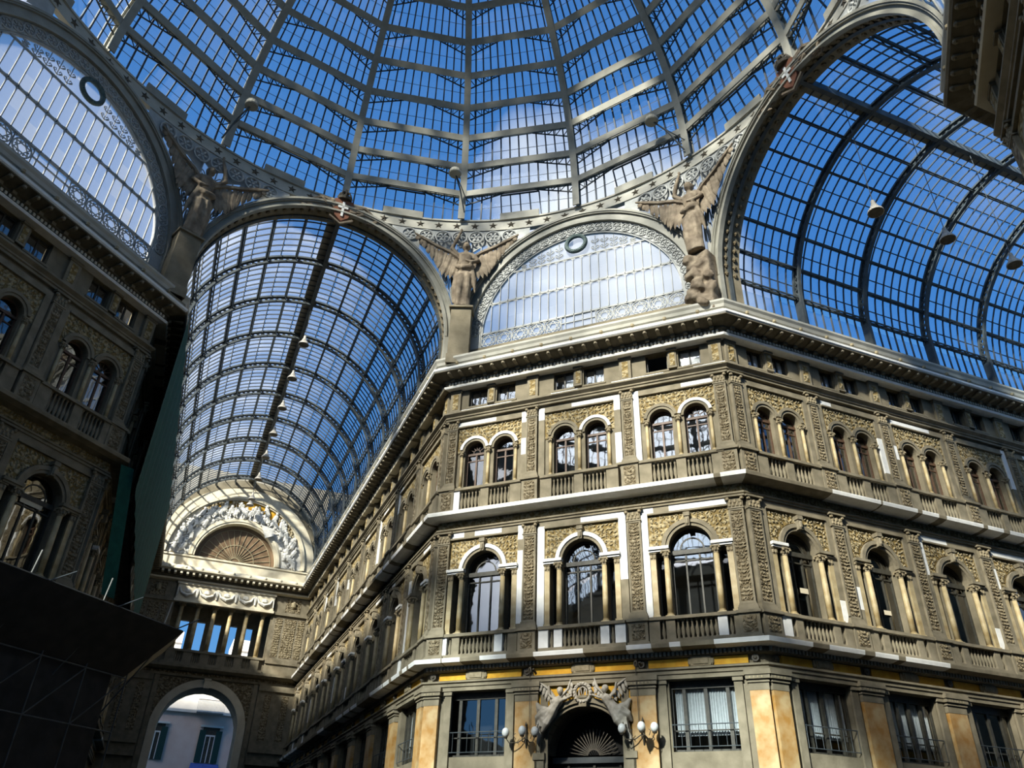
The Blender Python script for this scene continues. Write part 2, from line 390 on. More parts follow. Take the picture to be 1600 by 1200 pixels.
def pil_cap(w, pr, h):
    b = MB(); x = w / 2; b.pb(-x, x, 0, pr, 0, h * .86); b.pb(-x - .12, x + .12, 0, pr + .12, h * .86, h); b.pb(-x - .03, x + .03, 0, pr + .03, 0, .06)
    for r_, z, k in ((0, .28, 4), (1, .55, 3)):
        for i in range(k): b.blob((-x + w * (i + .5) / k, -pr, h * z), (w / k * .45, .07, h * .2), 0, 1)
    for sg in (-1, 1): b.blob((sg * x * .95, -pr - .03, h * .74), (.1, .09, .1), 0, 1)
    return b.mesh('capital', [TRIM, LEAFB])
def pedestal_mesh(w, h, pr):
    b = MB(); x = w / 2
    b.pb(-x, x, 0, pr, .1, h - .12); b.pb(-x - .06, x + .06, 0, pr + .07, 0, .1); b.pb(-x - .07, x + .07, 0, pr + .09, h - .12, h)
    return b.mesh('die', [TRIM])
def pedestal_relief(w, h, pr, seed):
    b = MB(); x = w / 2 - .13; b.pb(-x, x, 0, pr + .012, .2, h - .22, 0); foliage(b, -x, x, .22, h - .24, pr + .02, seed, .15, mat=1); return b.mesh('carved_panel', [RELIEF, LEAFB])

def pilaster(F, loc, u, z0, z1, w, pr, label, near, seed, cap_h=.6):
    t = thing('pilaster', label, 'pilaster', F @ at(u, 0, z0)); h = z1 - z0; bh = .32
    link('base', cached(('pb', w, pr), lambda: pil_base(w, pr)), t)
    sh = h - bh - cap_h
    s_ = link('shaft', cached(('ps', w, round(sh, 3), pr), lambda: pil_shaft(w, sh, pr)), t, at(0, 0, bh))
    if near: link('carved_panel', cached(('pr', w, round(sh, 3), pr, seed % 2), lambda: pil_relief(w, sh, pr, seed % 2 + 3)), s_)
    else: link('carved_panel', cached(('prf', w, round(sh, 3), pr), lambda: pil_relief_far(w, sh, pr)), s_)
    link('capital', cached(('pc', w, pr, cap_h), lambda: pil_cap(w, pr, cap_h)), t, at(0, 0, h - cap_h))
    return t
def pedestal(F, u, z0, h, label, near, seed, w=.82, pr=.36):
    t = thing('pedestal', label, 'pedestal', F @ at(u, 0, z0))
    link('die', cached(('pd', w, h, pr), lambda: pedestal_mesh(w, h, pr)), t)
    if near: link('carved_panel', cached(('pdr', w, h, pr, seed % 2), lambda: pedestal_relief(w, h, pr, seed % 2 + 11)), t)
def column(F, u, p, z0, h, r, label, near=True):
    t = thing('column', label, 'column', F @ at(u, p, z0))
    link('shaft', cached(('cs', h, r), lambda: column_mesh(h, r)), t)
    if near: link('base', cached(('cb', r), lambda: column_base(r)), t)
    link('capital', cached(('cc', h, r), lambda: column_cap(r, h)), t)
def balustrade(F, uc, z0, h, half, spans, label, whites, pr=.34, near=True):
    """rail and plinth, dies between the spans, one mesh per baluster"""
    t = thing('balustrade', label, 'balustrade', F @ at(uc, 0, z0))
    def rail(b):
        b.pb(-half, half, 0, pr + .06, h - .13, h, 0); b.pb(-half, half, 0, pr, 0, .14, 0)
    link('rail', cached(('rail', half, h, pr), lambda: one([TRIM, WHITE], rail)), t)
    x = -half; k = 0
    cuts = []
    for a, c in spans + [(half, half)]:
        if a - x > .03: cuts.append((x, a))
        x = c
    for i, (a, c) in enumerate(cuts):
        w = i in whites
        link('die', cached(('dieb', round(a, 3), round(c, 3), h, w), lambda: one([WHITE if w else TRIM], lambda b: b.pb(a, c, 0, pr - .02, .14, h - .13))), t)
    for a, c in spans:
        n = max(1, int((c - a) / (.19 if near else .3) + .5))
        for j in range(n):
            link('baluster', cached(('bal', h), lambda: baluster_mesh(h - .27)), t, at(a + (c - a) * (j + .5) / n, pr * .55, .14))

# ---- one facade -------------------------------------------------------------
def bays_word(k, n, rev): return ORD[(n - 1 - k) if rev else k]

def build_facade(key, F, where, short, u0, u1, centers, pils, k, m0, m1, near, prob, seed, white=None, portal=None, bay_txt=None, zones='MPUA', mirror=False, wall=True, blinds={}, back=True):
    """where: words for the labels; k: width factor of a bay; zones: which storeys carry their members"""
    R = random.Random(seed); white = white or {}; WHERE[0] = short
    w3 = 1.08 * k; x3 = .82 * k; r2_ = .92 * k; xs = 1.35 * k; ws = .36 * k
    txt = bay_txt or (lambda i: '%s bay' % ORD[i])
    if wall:
        b = MB(); opening_row(b, u0, u1, 0, 5.9, [] if portal is None else [(centers[portal], 3.46, 0, 5.9, False)]); face_rect(b, u0, u1, 8.55, 11.0); face_rect(b, u0, u1, 16.0, 18.3); face_rect(b, u0, u1, 21.9, 23.17); face_rect(b, u0, u1, 24.27, 27.)
        h5 = [] ; h2 = []; h3 = []; h4 = []
        for i, c in enumerate(centers):
            if 'M' in zones and not (portal is not None and i == portal): h5.append((c, 2.75 * k, 5.95, 8.55, False))
            if 'P' in zones:
                h2.append((c, 2 * r2_, 11.0, 14.0, True)); h2 += [(c - xs, ws, 11.0, 13.8, False), (c + xs, ws, 11.0, 13.8, False)]
            if 'U' in zones: h3 += [(c - x3, w3, 18.3, 20.46, True), (c + x3, w3, 18.3, 20.46, True)]
            if 'A' in zones: h4 += [(c - x3, w3, 23.17, 24.27, False), (c + x3, w3, 23.17, 24.27, False)]
        if portal is not None:
            h5.append((centers[portal], 3.46, 5.9, 6.0, True))
        opening_row(b, u0, u1, 5.9, 8.55, h5); opening_row(b, u0, u1, 11.0, 16.0, h2); opening_row(b, u0, u1, 18.3, 21.9, h3); opening_row(b, u0, u1, 23.17, 24.27, h4)
        tag(link('wall_' + key, b.mesh('wall', [STUCCO]), None, F), 'grey stucco wall of ' + where, 'wall', kind='structure')
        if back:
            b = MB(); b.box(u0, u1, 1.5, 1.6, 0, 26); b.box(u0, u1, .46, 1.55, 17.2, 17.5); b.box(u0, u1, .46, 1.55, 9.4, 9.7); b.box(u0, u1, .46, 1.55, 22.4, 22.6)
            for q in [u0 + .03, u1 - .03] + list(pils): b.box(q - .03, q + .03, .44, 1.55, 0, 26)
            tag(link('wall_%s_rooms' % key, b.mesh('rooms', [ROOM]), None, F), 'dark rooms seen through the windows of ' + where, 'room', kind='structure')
    # --- string courses and main cornice
    def lip(b, prof, whites, extra=0.):
        def put(a, c, m):
            b.run(a, c, prof, m0 if abs(a - u0) < 1e-6 else 0, m1 if abs(c - u1) < 1e-6 else 0, m, True)
        segs(b, u0, u1, whites, put)
    def rw(pr, n):
        out = []; x = 0.
        while x < 1:
            l = R.uniform(.3, 1.) / n
            if R.random() < pr: out.append((x, min(1, x + l)))
            x += l * R.uniform(1., 1.5)
        return out
    bay_n = max(1, len(centers)) * 2
    # ledge under the principal floor
    t = thing(num('trim'), 'projecting ledge below the tall columned windows on ' + where, 'ledge', F, kind='structure')
    b = MB(); lip(b, [(0, 9.6), (.45, 9.6), (.78, 9.66), (.81, 9.8), (.81, 9.84), (0, 9.95)], white.get('D', rw(prob, bay_n)))
    link('ledge_lip', b.mesh('lip', [TRIM, WHITE]), t)
    b = MB(); b.run(u0, u1, [(0, 8.56), (.2, 8.56), (.2, 8.72), (.25, 8.74), (.25, 8.86), (.32, 8.9), (.32, 8.98), (.12, 9.0), (0, 9.0)], m0, m1)
    b.run(u0, u1, [(0, 9.36), (.2, 9.38), (.24, 9.42), (.24, 9.6), (0, 9.6)], m0, m1)
    link('architrave', b.mesh('arch', [TRIM]), t)
    b = MB()
    if near:
        nd = int((u1 - u0) / .17)
        for i in range(nd):
            x = u0 + (i + .5) * (u1 - u0) / nd; b.pb(x - .045, x + .045, .24, .34, 9.43, 9.59)
        link('dentil_course', b.mesh('dentils', [DENTIL]), t)
    b = MB(); edges = sorted([u0] + list(pils) + list(centers) + [u1])
    for i in range(len(edges) - 1):
        a, c = edges[i] + (.28 if edges[i] in pils else .5), edges[i + 1] - (.28 if edges[i + 1] in pils else .5)
        if edges[i] == u0: a = u0 + .02
        if edges[i + 1] == u1: c = u1 - .02
        if c - a > .15: b.pb(a, c, 0, .13, 9.03, 9.34)
    link('ochre_frieze', b.mesh('frieze', [OCHRE]), t, None)['label'] = 'bright ochre frieze panels'
    for c in centers: link('cartouche', cached('cartouche', lambda: one([LEAFB], lambda b: (b.pb(-.4, .4, .1, .22, 9.02, 9.36), b.blob((-.44, -.16, 9.19), (.09, .06, .17)), b.blob((.44, -.16, 9.19), (.09, .06, .17)), b.pb(-.3, .3, .2, .25, 9.08, 9.3)))), t, at(c))
    for q in pils: link('boss', cached('boss', lambda: one([BRONZE], lambda b: (b.tube([(0, -.1, 9.19), (0, -.2, 9.19)], .14, 10), b.tube([(0, -.2, 9.19), (0, -.25, 9.19)], [.08, .03], 8)))), t, at(q))
    # ledge under the upper floor with its carved frieze
    t = thing(num('trim'), 'shadowed ledge over a carved frieze below the paired windows on ' + where, 'ledge', F, kind='structure')
    b = MB(); lip(b, [(0, 16.58), (.5, 16.6), (.82, 16.68), (.85, 16.81), (.85, 16.86), (0, 16.97)], white.get('C', rw(min(.9, prob * 1.3), bay_n)))
    link('ledge_lip', b.mesh('lip', [TRIM, WHITE]), t)
    b = MB(); b.run(u0, u1, [(0, 15.98), (.16, 15.98), (.16, 16.08), (.22, 16.1), (.22, 16.18), (0, 16.2)], m0, m1); link('architrave', b.mesh('arch', [TRIM]), t)
    b = MB(); b.run(u0, u1, [(0, 16.19), (.09, 16.19), (.09, 16.6), (0, 16.6)], m0, m1, 0)
    if near: foliage(b, u0 + .1, u1 - .1, 16.2, 16.56, .1, seed + 5, .17, mat=1)
    link('carved_frieze', b.mesh('frieze', [GOLD, LEAF]), t)
    # string below the attic
    t = thing(num('trim'), 'thin string course below the attic windows on ' + where, 'string course', F, kind='structure')
    b = MB(); b.run(u0, u1, [(0, 22.38), (.16, 22.38), (.16, 22.5), (.22, 22.52), (.22, 22.6), (.3, 22.66), (.38, 22.72), (.38, 22.8), (0, 22.86)], m0, m1)
    lip(b, [(0, 22.87), (.16, 22.87), (.16, 22.98), (0, 22.99)], white.get('E', rw(prob * .8, bay_n)))
    link('moulding', b.mesh('string', [TRIM, WHITE]), t)
    # main cornice
    t = thing(num('trim'), 'heavy bracketed roof cornice crowning ' + where, 'cornice', F, kind='structure')
    b = MB(); lip(b, [(0, 24.3), (.48, 24.3), (.52, 24.38), (.52, 24.42), (0, 24.45)], [(0, 1)] if near else rw(.6, bay_n)); link('architrave', b.mesh('arch', [TRIM, CREAM if not near else WHITE]), t)
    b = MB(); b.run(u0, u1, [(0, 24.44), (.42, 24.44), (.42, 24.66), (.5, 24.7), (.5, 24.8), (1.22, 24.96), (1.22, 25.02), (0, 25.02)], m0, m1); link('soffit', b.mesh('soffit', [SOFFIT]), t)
    b = MB(); lip(b, [(1.0, 25.0), (1.2, 25.0), (1.28, 25.08), (1.28, 25.2), (1.2, 25.24), (0, 25.24), (0, 25.1)], [(0, 1)]); link('lip', b.mesh('lip', [TRIM, WHITE if near or prob > .3 else TRIM]), t)
    b = MB(); b.run(u0, u1, [(0, 25.2), (1.0, 25.22), (1.02, 25.46), (1.1, 25.5), (1.14, 25.66), (1.22, 25.78), (1.22, 25.9), (.8, 25.96), (.5, 26.2), (0, 26.25)], m0, m1); link('gutter', b.mesh('gutter', [PALEIRON]), t)
    nm = max(1, int((u1 - u0) / .62))
    mod = cached('modillion', lambda: one([TRIM, WHITE], lambda b: (b.pb(-.09, .09, .42, 1.12, 24.82, 24.96), b.pb(-.1, .1, .42, .62, 24.66, 24.84), b.blob((0, -1.1, 24.88), (.11, .1, .1)), b.pb(-.11, .11, .5, 1.18, 24.94, 24.99))))
    for i in range(nm): link('modillion', mod, t, at(u0 + (i + .5) * (u1 - u0) / nm))
    b = MB(); nd = int((u1 - u0) / (.19 if near else .4))
    for i in range(nd):
        x = u0 + (i + .5) * (u1 - u0) / nd; b.pb(x - .055, x + .055, .42, .52, 24.47, 24.62)
    link('dentil_course', b.mesh('dentils', [DENTIL]), t)
    nl = max(1, int((u1 - u0) / 1.55))
    for i in range(nl): link('lion_mask', cached('lionm', lambda: one([LEAF], lambda b: b.blob((0, -1.2, 25.4), (.11, .11, .12)))), t, at(u0 + (i + .5) * (u1 - u0) / nl))
    # --- pilasters
    for j, q in enumerate(pils):
        jt = '%s on %s' % (ORD[len(pils) - 1 - j] if mirror else ORD[j], short)
        if 'P' in zones:
            pilaster(F, 'P', q, 11.0, 16.0, .64, .2, 'carved pilaster of the columned storey, ' + jt, near, seed + j)
            pedestal(F, q, 9.93, 1.07, 'low carved pedestal of the columned storey, ' + jt, near, seed + j)
        if 'U' in zones:
            pilaster(F, 'U', q, 18.3, 22.38, .58, .18, 'slim carved pilaster between paired windows, ' + jt, near, seed + j)
            pedestal(F, q, 16.95, 1.35, 'carved pedestal below the paired windows, ' + jt, near, seed + j + 1)
        if 'A' in zones:
            a = thing('pilaster', 'short ochre panelled attic pilaster, ' + jt, 'pilaster', F @ at(q, 0, 22.95))
            link('shaft', cached('attic_s', lambda: one([TRIM], lambda b: (b.pb(-.3, .3, 0, .14, 0, 1.35), b.pb(-.34, .34, 0, .18, 1.2, 1.35)))), a)
            link('carved_panel', cached('attic_r', lambda: one([GOLD], lambda b: b.pb(-.16, .16, 0, .16, .15, 1.1))), a)
        if 'M' in zones:
            end = abs(q - u0) < 1 or abs(q - u1) < 1
            a = thing('pilaster', 'ochre marble pilaster at street level, ' + jt, 'pilaster', F @ at(q))
            hw = .5 if not end else .36
            link('shaft', cached(('ms', hw), lambda: one([MARBLE], lambda b: b.pb(-hw, hw, 0, .2, 0, 8.0))), a)
            link('capital', cached(('mc', hw), lambda: one([TRIM, LEAF], lambda b: (b.pb(-hw - .02, hw + .02, 0, .21, 8.0, 8.28), b.pb(-hw - .06, hw + .06, 0, .26, 8.28, 8.33), b.pb(-hw - .03, hw + .03, 0, .24, 8.33, 8.4), b.pb(-hw - .1, hw + .1, 0, .32, 8.4, 8.55), b.pb(-hw - .14, hw + .14, 0, .36, 8.55, 8.74),
                 [b.blob((-hw + (i + .5) * .15, -.29, 8.46), (.05, .05, .07), 0, 1) for i in range(int(hw * 2 / .15))]))), a)
            if near:
                for sg in (-1, 1):
                    if u0 + .5 < q + sg * .75 < u1 - .5:
                        tag(link('stone_jamb', cached(('jamb', hw), lambda: one([TRIM], lambda b: (b.pb(-.16, .16, 0, .1, 0, 8.4), b.pb(-.2, .2, 0, .16, 8.4, 8.6)))), None, F @ at(q + sg * .77)), 'plain stone jamb %s ochre marble pilaster, %s' % ('left of' if sg < 0 else 'right of', jt), 'jamb')
    # --- bays
    for i, c in enumerate(centers):
        bt = txt(i)
        ci = F @ at(c)
        if 'A' in zones:
            for sg in (-1, 1):
                wd = thing(num('window'), 'small square attic window, %s of its pair, %s, %s' % ('left' if sg < 0 else 'right', bt, short), 'window', F @ at(c + sg * x3, -.25, 23.17), kind='structure')
                bl = blinds.get((i, sg))
                def fr(b):
                    R_ = w3 / 2
                    for x in (-R_, -.04, R_ - .08): b.box(x, x + .08, -.04, .04, 0, 1.1)
                    b.box(-R_, R_, -.04, .04, 0, .08); b.box(-R_, R_, -.04, .04, 1.02, 1.1)
                if bl != 'open':
                    link('frame', cached(('attic_f', w3), lambda: one([DARKF], fr)), wd)
                    link('pane', cached(('attic_g', w3), lambda: one([PANE], lambda b: face_rect(b, -w3 / 2, w3 / 2, 0, 1.1))), wd)
                else:
                    link('casement', cached(('attic_o', w3), lambda: one([DARKF], lambda b: (b.box(-w3 / 2, -w3 / 2 + .06, -.04, .5, 0, 1.1), b.box(w3 / 2 - .06, w3 / 2, -.04, .5, 0, 1.1), b.box(-w3 / 2, w3 / 2, -.04, .04, 0, .08)))), wd)
                if bl == 'blind': link('blind', cached(('attic_b', w3), lambda: one([BLIND], lambda b: face_rect(b, -w3 / 2 + .08, w3 / 2 - .08, .1, 1.05))), wd, at(0, -.1))
                if bl == 'half': link('blind', cached(('attic_h', w3), lambda: one([BLIND], lambda b: face_rect(b, 0.02, w3 / 2 - .08, .1, 1.05))), wd, at(0, -.1))
                link('sill', cached(('attic_sill', w3), lambda: one([TRIM], lambda b: b.pb(-w3 / 2 - .08, w3 / 2 + .08, -.2, .34, -.1, 0))), wd)
            a = thing('window_pier', 'small ochre panelled pier between two attic windows, %s, %s' % (bt, short), 'pier', F @ at(c, 0, 23.17))
            link('pier_block', cached('apier', lambda: one([TRIM], lambda b: (b.pb(-.2, .2, 0, .1, 0, 1.1), b.pb(-.25, .25, 0, .2, 1.0, 1.1), b.pb(-.22, .22, 0, .15, 0, .08)))), a)
            link('carved_panel', cached('apierr', lambda: one([GOLD], lambda b: b.pb(-.12, .12, 0, .12, .15, .92))), a)
        if 'U' in zones:
            h = 2.16
            for sg in (-1, 1):
                wd = thing(num('window'), 'arched brown framed window, %s of its pair, %s, %s' % ('left' if sg < 0 else 'right', bt, short), 'window', F @ at(c + sg * x3, -.3, 18.3), kind='structure')
                link('frame', cached(('uf', w3), lambda: upper_frame(w3, h)), wd)
                link('pane', cached(('ug', w3), lambda: glass_sheet(w3, h).mesh('pane', [PANE])), wd)
                if near and (i + (sg > 0)) % 3 == 0: link('tracery', cached(('ut', w3), lambda: fan_tracery(w3, h)), wd)
            sr = thing('window_surround', 'moulded surround of paired arched windows, %s, %s' % (bt, short), 'window surround', F @ at(c))
            W = white.get(('U', i)) or {s_: rand_white(R, prob) for s_ in 'lrt'}
            b = MB(); xa, xb = 1.82 * k, 2.14 * k
            for s_, sg in (('l', -1), ('r', 1)):
                segs(b, 18.35, 22.2, W[s_], lambda a, d, m: b.pb(min(sg * xa, sg * xb), max(sg * xa, sg * xb), 0, .1, a, d, m))
            segs(b, -xa, xa, W['t'], lambda a, d, m: b.pb(a, d, 0, .1, 21.95, 22.2, m))
            b.pb(-xa, xa, 0, .16, 21.88, 21.95)
            link('moulded_frame', b.mesh('mframe', [TRIM, WHITE]), sr)
            b = MB(); b.pb(-xa, xa, 0, .03, 20.5, 21.88, 0)
            # keep the arches free: the ground is cut by building it in strips over the arches
            b = MB(); n = 40
            for q in range(n):
                ua = -xa + 2 * xa * q / n; ub = ua + 2 * xa / n; um = (ua + ub) / 2; d_ = min(abs(um - x3), abs(um + x3)); ro = w3 / 2 + .26
                zb = 20.46 + (math.sqrt(ro * ro - d_ * d_) if d_ < ro else 0) - .06
                b.pb(ua, ub, 0, .03, zb, 21.88, 0)
            if near: foliage(b, -xa + .08, xa - .08, 20.6, 21.85, .04, seed + 20, .19, lambda x, z: min(math.hypot(x - x3, z - 20.46), math.hypot(x + x3, z - 20.46)) > w3 / 2 + .34 and not (abs(x) < .3 and z < 21.0), mat=1)
            link('carved_spandrel', b.mesh('spandrel', [GOLD, LEAF]), sr)
            b = MB(); ro = w3 / 2
            for q, sg in enumerate((-1, 1)):
                Wa = W.get('a%d' % q, [])
                m = 1 if Wa else 0
                b.ring(sg * x3, 20.46, ro, ro + .13, 0, .08, 0, PI, 16, 0); b.ring(sg * x3, 20.46, ro + .13, ro + .28, 0, .13, .15, PI - .15, 16, m)
            link('archivolt', b.mesh('archivolt', [TRIM, WHITE]), sr)
            if near:
                column(F, c, .06, 18.3, 2.15, .085, 'slender mullion column between paired windows, %s, %s' % (bt, short))
                for sg in (-1, 1): column(F, c + sg * (x3 * 2 - .13), .05, 18.3, 2.15, .08, 'slender column %s of the paired windows, %s, %s' % ('left' if sg < 0 else 'right', bt, short))
            else: column(F, c, .06, 18.3, 2.15, .1, 'slender mullion column between paired windows, %s, %s' % (bt, short), False)
            x = .22 * k
            balustrade(F, c, 16.97, 1.28, 1.95 * k, [(-x3 - .55 * k, -x), (x, x3 + .55 * k)], 'balustrade below the paired windows, %s, %s' % (bt, short), white.get(('BU', i), []), near=near)
        if 'P' in zones:
            h = 3.0
            wd = thing(num('window'), 'tall arched window flanked by columns, %s, %s' % (bt, short), 'window', F @ at(c, -.35, 11.0), kind='structure')
            link('frame', cached(('sf', r2_), lambda: serliana_frame(r2_, h, xs)), wd)
            link('pane', cached(('sg', r2_), lambda: glass_sheet(2 * r2_, h).mesh('pane', [PANE])), wd)
            for sg in (-1, 1):
                link('side_light', cached(('sl', ws), lambda: one([DARKF, PANE_DARK], lambda b: (face_rect(b, -ws / 2, ws / 2, 0, 2.8, 0, 1), b.box(-ws / 2, ws / 2, -.04, .04, 0, .1), b.box(-ws / 2, -ws / 2 + .05, -.04, .04, 0, 2.8)))), wd, at(sg * xs, -.08))
            sr = thing('window_surround', 'arched surround of the tall columned window, %s, %s' % (bt, short), 'window surround', F @ at(c))
            W = white.get(('P', i)) or {s_: rand_white(R, prob) for s_ in 'lrtmn'}
            b = MB(); xa, xb = 1.78 * k, 2.12 * k
            for s_, sg in (('l', -1), ('r', 1)):
                segs(b, 11.05, 15.98, W[s_], lambda a, d, m: b.pb(min(sg * xa, sg * xb), max(sg * xa, sg * xb), 0, .1, a, d, m))
            segs(b, -xa, xa, W['t'], lambda a, d, m: b.pb(a, d, 0, .1, 15.68, 15.98, m)); b.pb(-xa, xa, 0, .16, 15.6, 15.68)
            link('moulded_frame', b.mesh('mframe', [TRIM, WHITE]), sr)
            b = MB(); n = 40
            for q in range(n):
                ua = -xa + 2 * xa * q / n; ub = ua + 2 * xa / n; um = (ua + ub) / 2; ro = r2_ + .32
                zb = 14.05 + (math.sqrt(ro * ro - um * um) if abs(um) < ro else 0)
                b.pb(ua, ub, 0, .03, zb, 15.6, 0)
            if near: foliage(b, -xa + .1, xa - .1, 14.15, 15.55, .04, seed + 31 + i % 2, .19, lambda x, z: math.hypot(x, z - 14.0) > r2_ + .42, mat=1)
            link('carved_spandrel', b.mesh('spandrel', [GOLD, LEAF]), sr)
            b = MB(); b.ring(0, 14.0, r2_, r2_ + .14, 0, .1, 0, PI, 18); b.ring(0, 14.0, r2_ + .14, r2_ + .32, 0, .16, 0, PI, 18, 1 if W.get('a') else 0)
            link('archivolt', b.mesh('archivolt', [TRIM, WHITE]), sr)
            link('keystone', cached('key', lambda: one([TRIM], lambda b: (b.pb(-.1, .1, 0, .3, 14.85, 15.3), b.pb(-.14, .14, 0, .34, 15.3, 15.48), b.blob((0, -.3, 15.05), (.09, .08, .2))))), sr)
            for s_, sg in (('m', -1), ('n', 1)):
                wi = bool(W[s_])
                link('impost', cached(('imp', k, wi), lambda: one([WHITE if wi else TRIM], lambda b: (b.pb(-.42 * k, .42 * k, 0, .2, 13.86, 13.95), b.pb(-.46 * k, .46 * k, 0, .27, 13.95, 14.08)))), sr, at(sg * 1.36 * k))
            for sg in (-1, 1):
                column(F, c + sg * 1.06 * k, .08, 11.0, 2.87, .125, 'honey stone column %s of the tall window, %s, %s' % ('left' if sg < 0 else 'right', bt, short), near)
                pq = thing('pilaster', 'honey stone half pilaster %s of the tall window, %s, %s' % ('left' if sg < 0 else 'right', bt, short), 'pilaster', F @ at(c + sg * 1.64 * k, 0, 11.0))
                link('shaft', cached('hps', lambda: one([COLUMN], lambda b: (b.pb(-.12, .12, 0, .09, .15, 2.55), b.pb(-.16, .16, 0, .13, 0, .15)))), pq)
                link('capital', cached('hpc', lambda: one([LEAFB], lambda b: (b.pb(-.13, .13, 0, .1, 2.55, 2.8), b.pb(-.17, .17, 0, .15, 2.8, 2.87), b.blob((-.07, -.1, 2.68), (.08, .06, .12)), b.blob((.07, -.1, 2.68), (.08, .06, .12))))), pq)
            balustrade(F, c, 9.95, 1.05, 1.95 * k, [(-1.5 * k, -1.24 * k), (-.86 * k, .86 * k), (1.24 * k, 1.5 * k)], 'balustrade below the tall columned window, %s, %s' % (bt, short), white.get(('BP', i), [0] if R.random() < prob * .5 else []), near=near)
        if 'M' in zones and not (portal is not None and i == portal):
            ww = 2.75 * k; hh = 2.6; R_ = ww / 2
            wd = thing(num('window'), 'wide dark framed mezzanine window, %s, %s' % (bt, short), 'window', F @ at(c, -.3, 5.95), kind='structure')
            cuts = [0, .19, .5, .81, 1] if i % 2 == 0 or not near else [0, .25, .5, .75, 1]
            def fr(b):
                for q in cuts: x = -R_ + ww * q; b.box(max(-R_, x - .07), min(R_, x + .07), -.06, .05, 0, hh)
                b.box(-R_, R_, -.08, .05, hh - .3, hh); b.box(-R_, R_, -.05, .05, 0, .1); b.box(-R_, R_, -.02, .03, .75, .8)
            link('frame', cached(('mf', ww, len(cuts), cuts[1]), lambda: one([DARKF], fr)), wd)
            link('pane', cached(('mg', ww), lambda: one([PANE], lambda b: face_rect(b, -R_, R_, 0, hh))), wd)
            link('sill', cached(('msl', ww), lambda: one([TRIM], lambda b: (b.pb(-R_ - .15, R_ + .15, -.3, .22, -.14, 0), b.pb(-R_ - .05, R_ + .05, 0, .12, -1.6, -.14), b.pb(-R_ - .12, R_ + .12, 0, .1, -1.9, -1.6)))), wd)
            for sg in (-1, 1): link('scroll_bracket', cached('msb', lambda: one([LEAFB], lambda b: (b.blob((0, -.12, -.35), (.1, .12, .2)), b.blob((0, -.1, -.8), (.08, .08, .25))))), wd, at(sg * (R_ + .06)))
            if (key, i) in CURT:
                cu = thing('curtain', 'pale pleated curtain behind the mezzanine window, %s, %s' % (bt, short), 'curtain', F @ at(c, -.42, 6.0))
                for sg in (-1, 1):
                    b = MB(); n = 36
                    P = [(sg * (.06 + (R_ - .2) * q / n), .03 * math.sin(q * 1.9)) for q in range(n + 1)]
                    for q in range(n):
                        (xa, ya), (xb, yb) = P[q], P[q + 1]; b.add([(xa, ya, .55), (xb, yb, .55), (xb, yb, 2.35), (xa, ya, 2.35)], [(0, 1, 2, 3)])
                    link('drape', b.mesh('drape', [CURTAIN]), cu)
            rl = thing('railing', 'thin iron railing before the mezzanine window, %s, %s' % (bt, short), 'railing', F @ at(c, .04, 6.0))
            def rail(b):
                b.tube([(-R_, 0, .9), (R_, 0, .9)], .022, 5); b.tube([(-R_, 0, .12), (R_, 0, .12)], .018, 5)
                for q in range(int(ww / (.32 if near else .5)) + 1):
                    x = -R_ + .02 + q * (ww - .04) / int(ww / (.32 if near else .5)); b.tube([(x, 0, .1), (x, 0, .9)], .012, 4)
            link('rails', cached(('mr', ww), lambda: one([IRONDK], rail)), rl)

CURT = {('center', 2), ('right_wing', 0), ('right_wing', 1), ('left_wing', 0), ('left_wing', 1), ('left_wing', 2)}
# camera solved from the building's own geometry (octagon, ledges, star ring)
CAM_F, CAM_X, CAM_Y, CAM_YAW, CAM_PITCH, CAM_ROLL = 1227.04, 10.515, -14.380, 0.41206, 0.56438, 0.03512
EXPOSURE = 0.0; SKY = .95
CLOUD_DIRS = [((-.2, .72, .66), .975, .45)]
SUN, SUN_SIZE, BOUNCES, SUN_EL = 15.5, 3.0, 1, 34.0
SUN_X = -.18
# ------------------------------------------------------------------ facades around the octagon
wh = {'D': [(0, .066), (.133, .195), (.34, .42), (.5, .52), (.36, .40), (.365, .515), (.64, .71), (.76, .79), (.88, 1.0)][:1] + [(.07, .13), (.195, .28), (.365, .515), (.64, .71), (.76, .79), (.88, 1.0)],
      'C': [(0, .93), (.95, 1)], 'E': [(.05, .25), (.4, .5), (.62, .8), (.9, 1)],
      ('U', 0): {'l': [(.2, .46), (.72, 1)], 't': [(0, .6)], 'r': [(.36, .6), (.84, 1)], 'a0': [1], 'a1': [1]},
      ('U', 1): {'l': [(.82, 1)], 't': [(.4, 1)], 'r': [(.03, .45), (.78, 1)], 'a1': [1]},
      ('U', 2): {'l': [(0, 1)], 't': [(.58, 1)], 'r': [(.04, .58), (.72, 1)], 'a1': [1]},
      ('P', 0): {'l': [(0, .45), (.48, 1)], 't': [(0, .2), (.36, .76)], 'r': [(.05, .74), (.85, 1)], 'm': [1], 'n': [1], 'a': [1]},
      ('P', 1): {'l': [(0, .95)], 't': [(.5, 1)], 'r': [(.36, 1)], 'm': [1], 'n': [1], 'a': [1]},
      ('P', 2): {'l': [(0, 1)], 't': [(0, .08), (.28, 1)], 'r': [(.34, 1)], 'm': [1], 'n': [1]},
      ('BP', 0): [0, 2], ('BP', 1): [0, 1, 2, 3], ('BP', 2): [2], ('BU', 0): [0], ('BU', 2): []}
FC = side(0); FR = frame(45, S, A_IN); FL = frame(-45, -S, A_IN); FLC = side(-90); FRC = side(90)
FLL = frame(135, -A_IN, S); FRR = frame(-135, A_IN, S)
P45 = 4.7; PR = 4.45
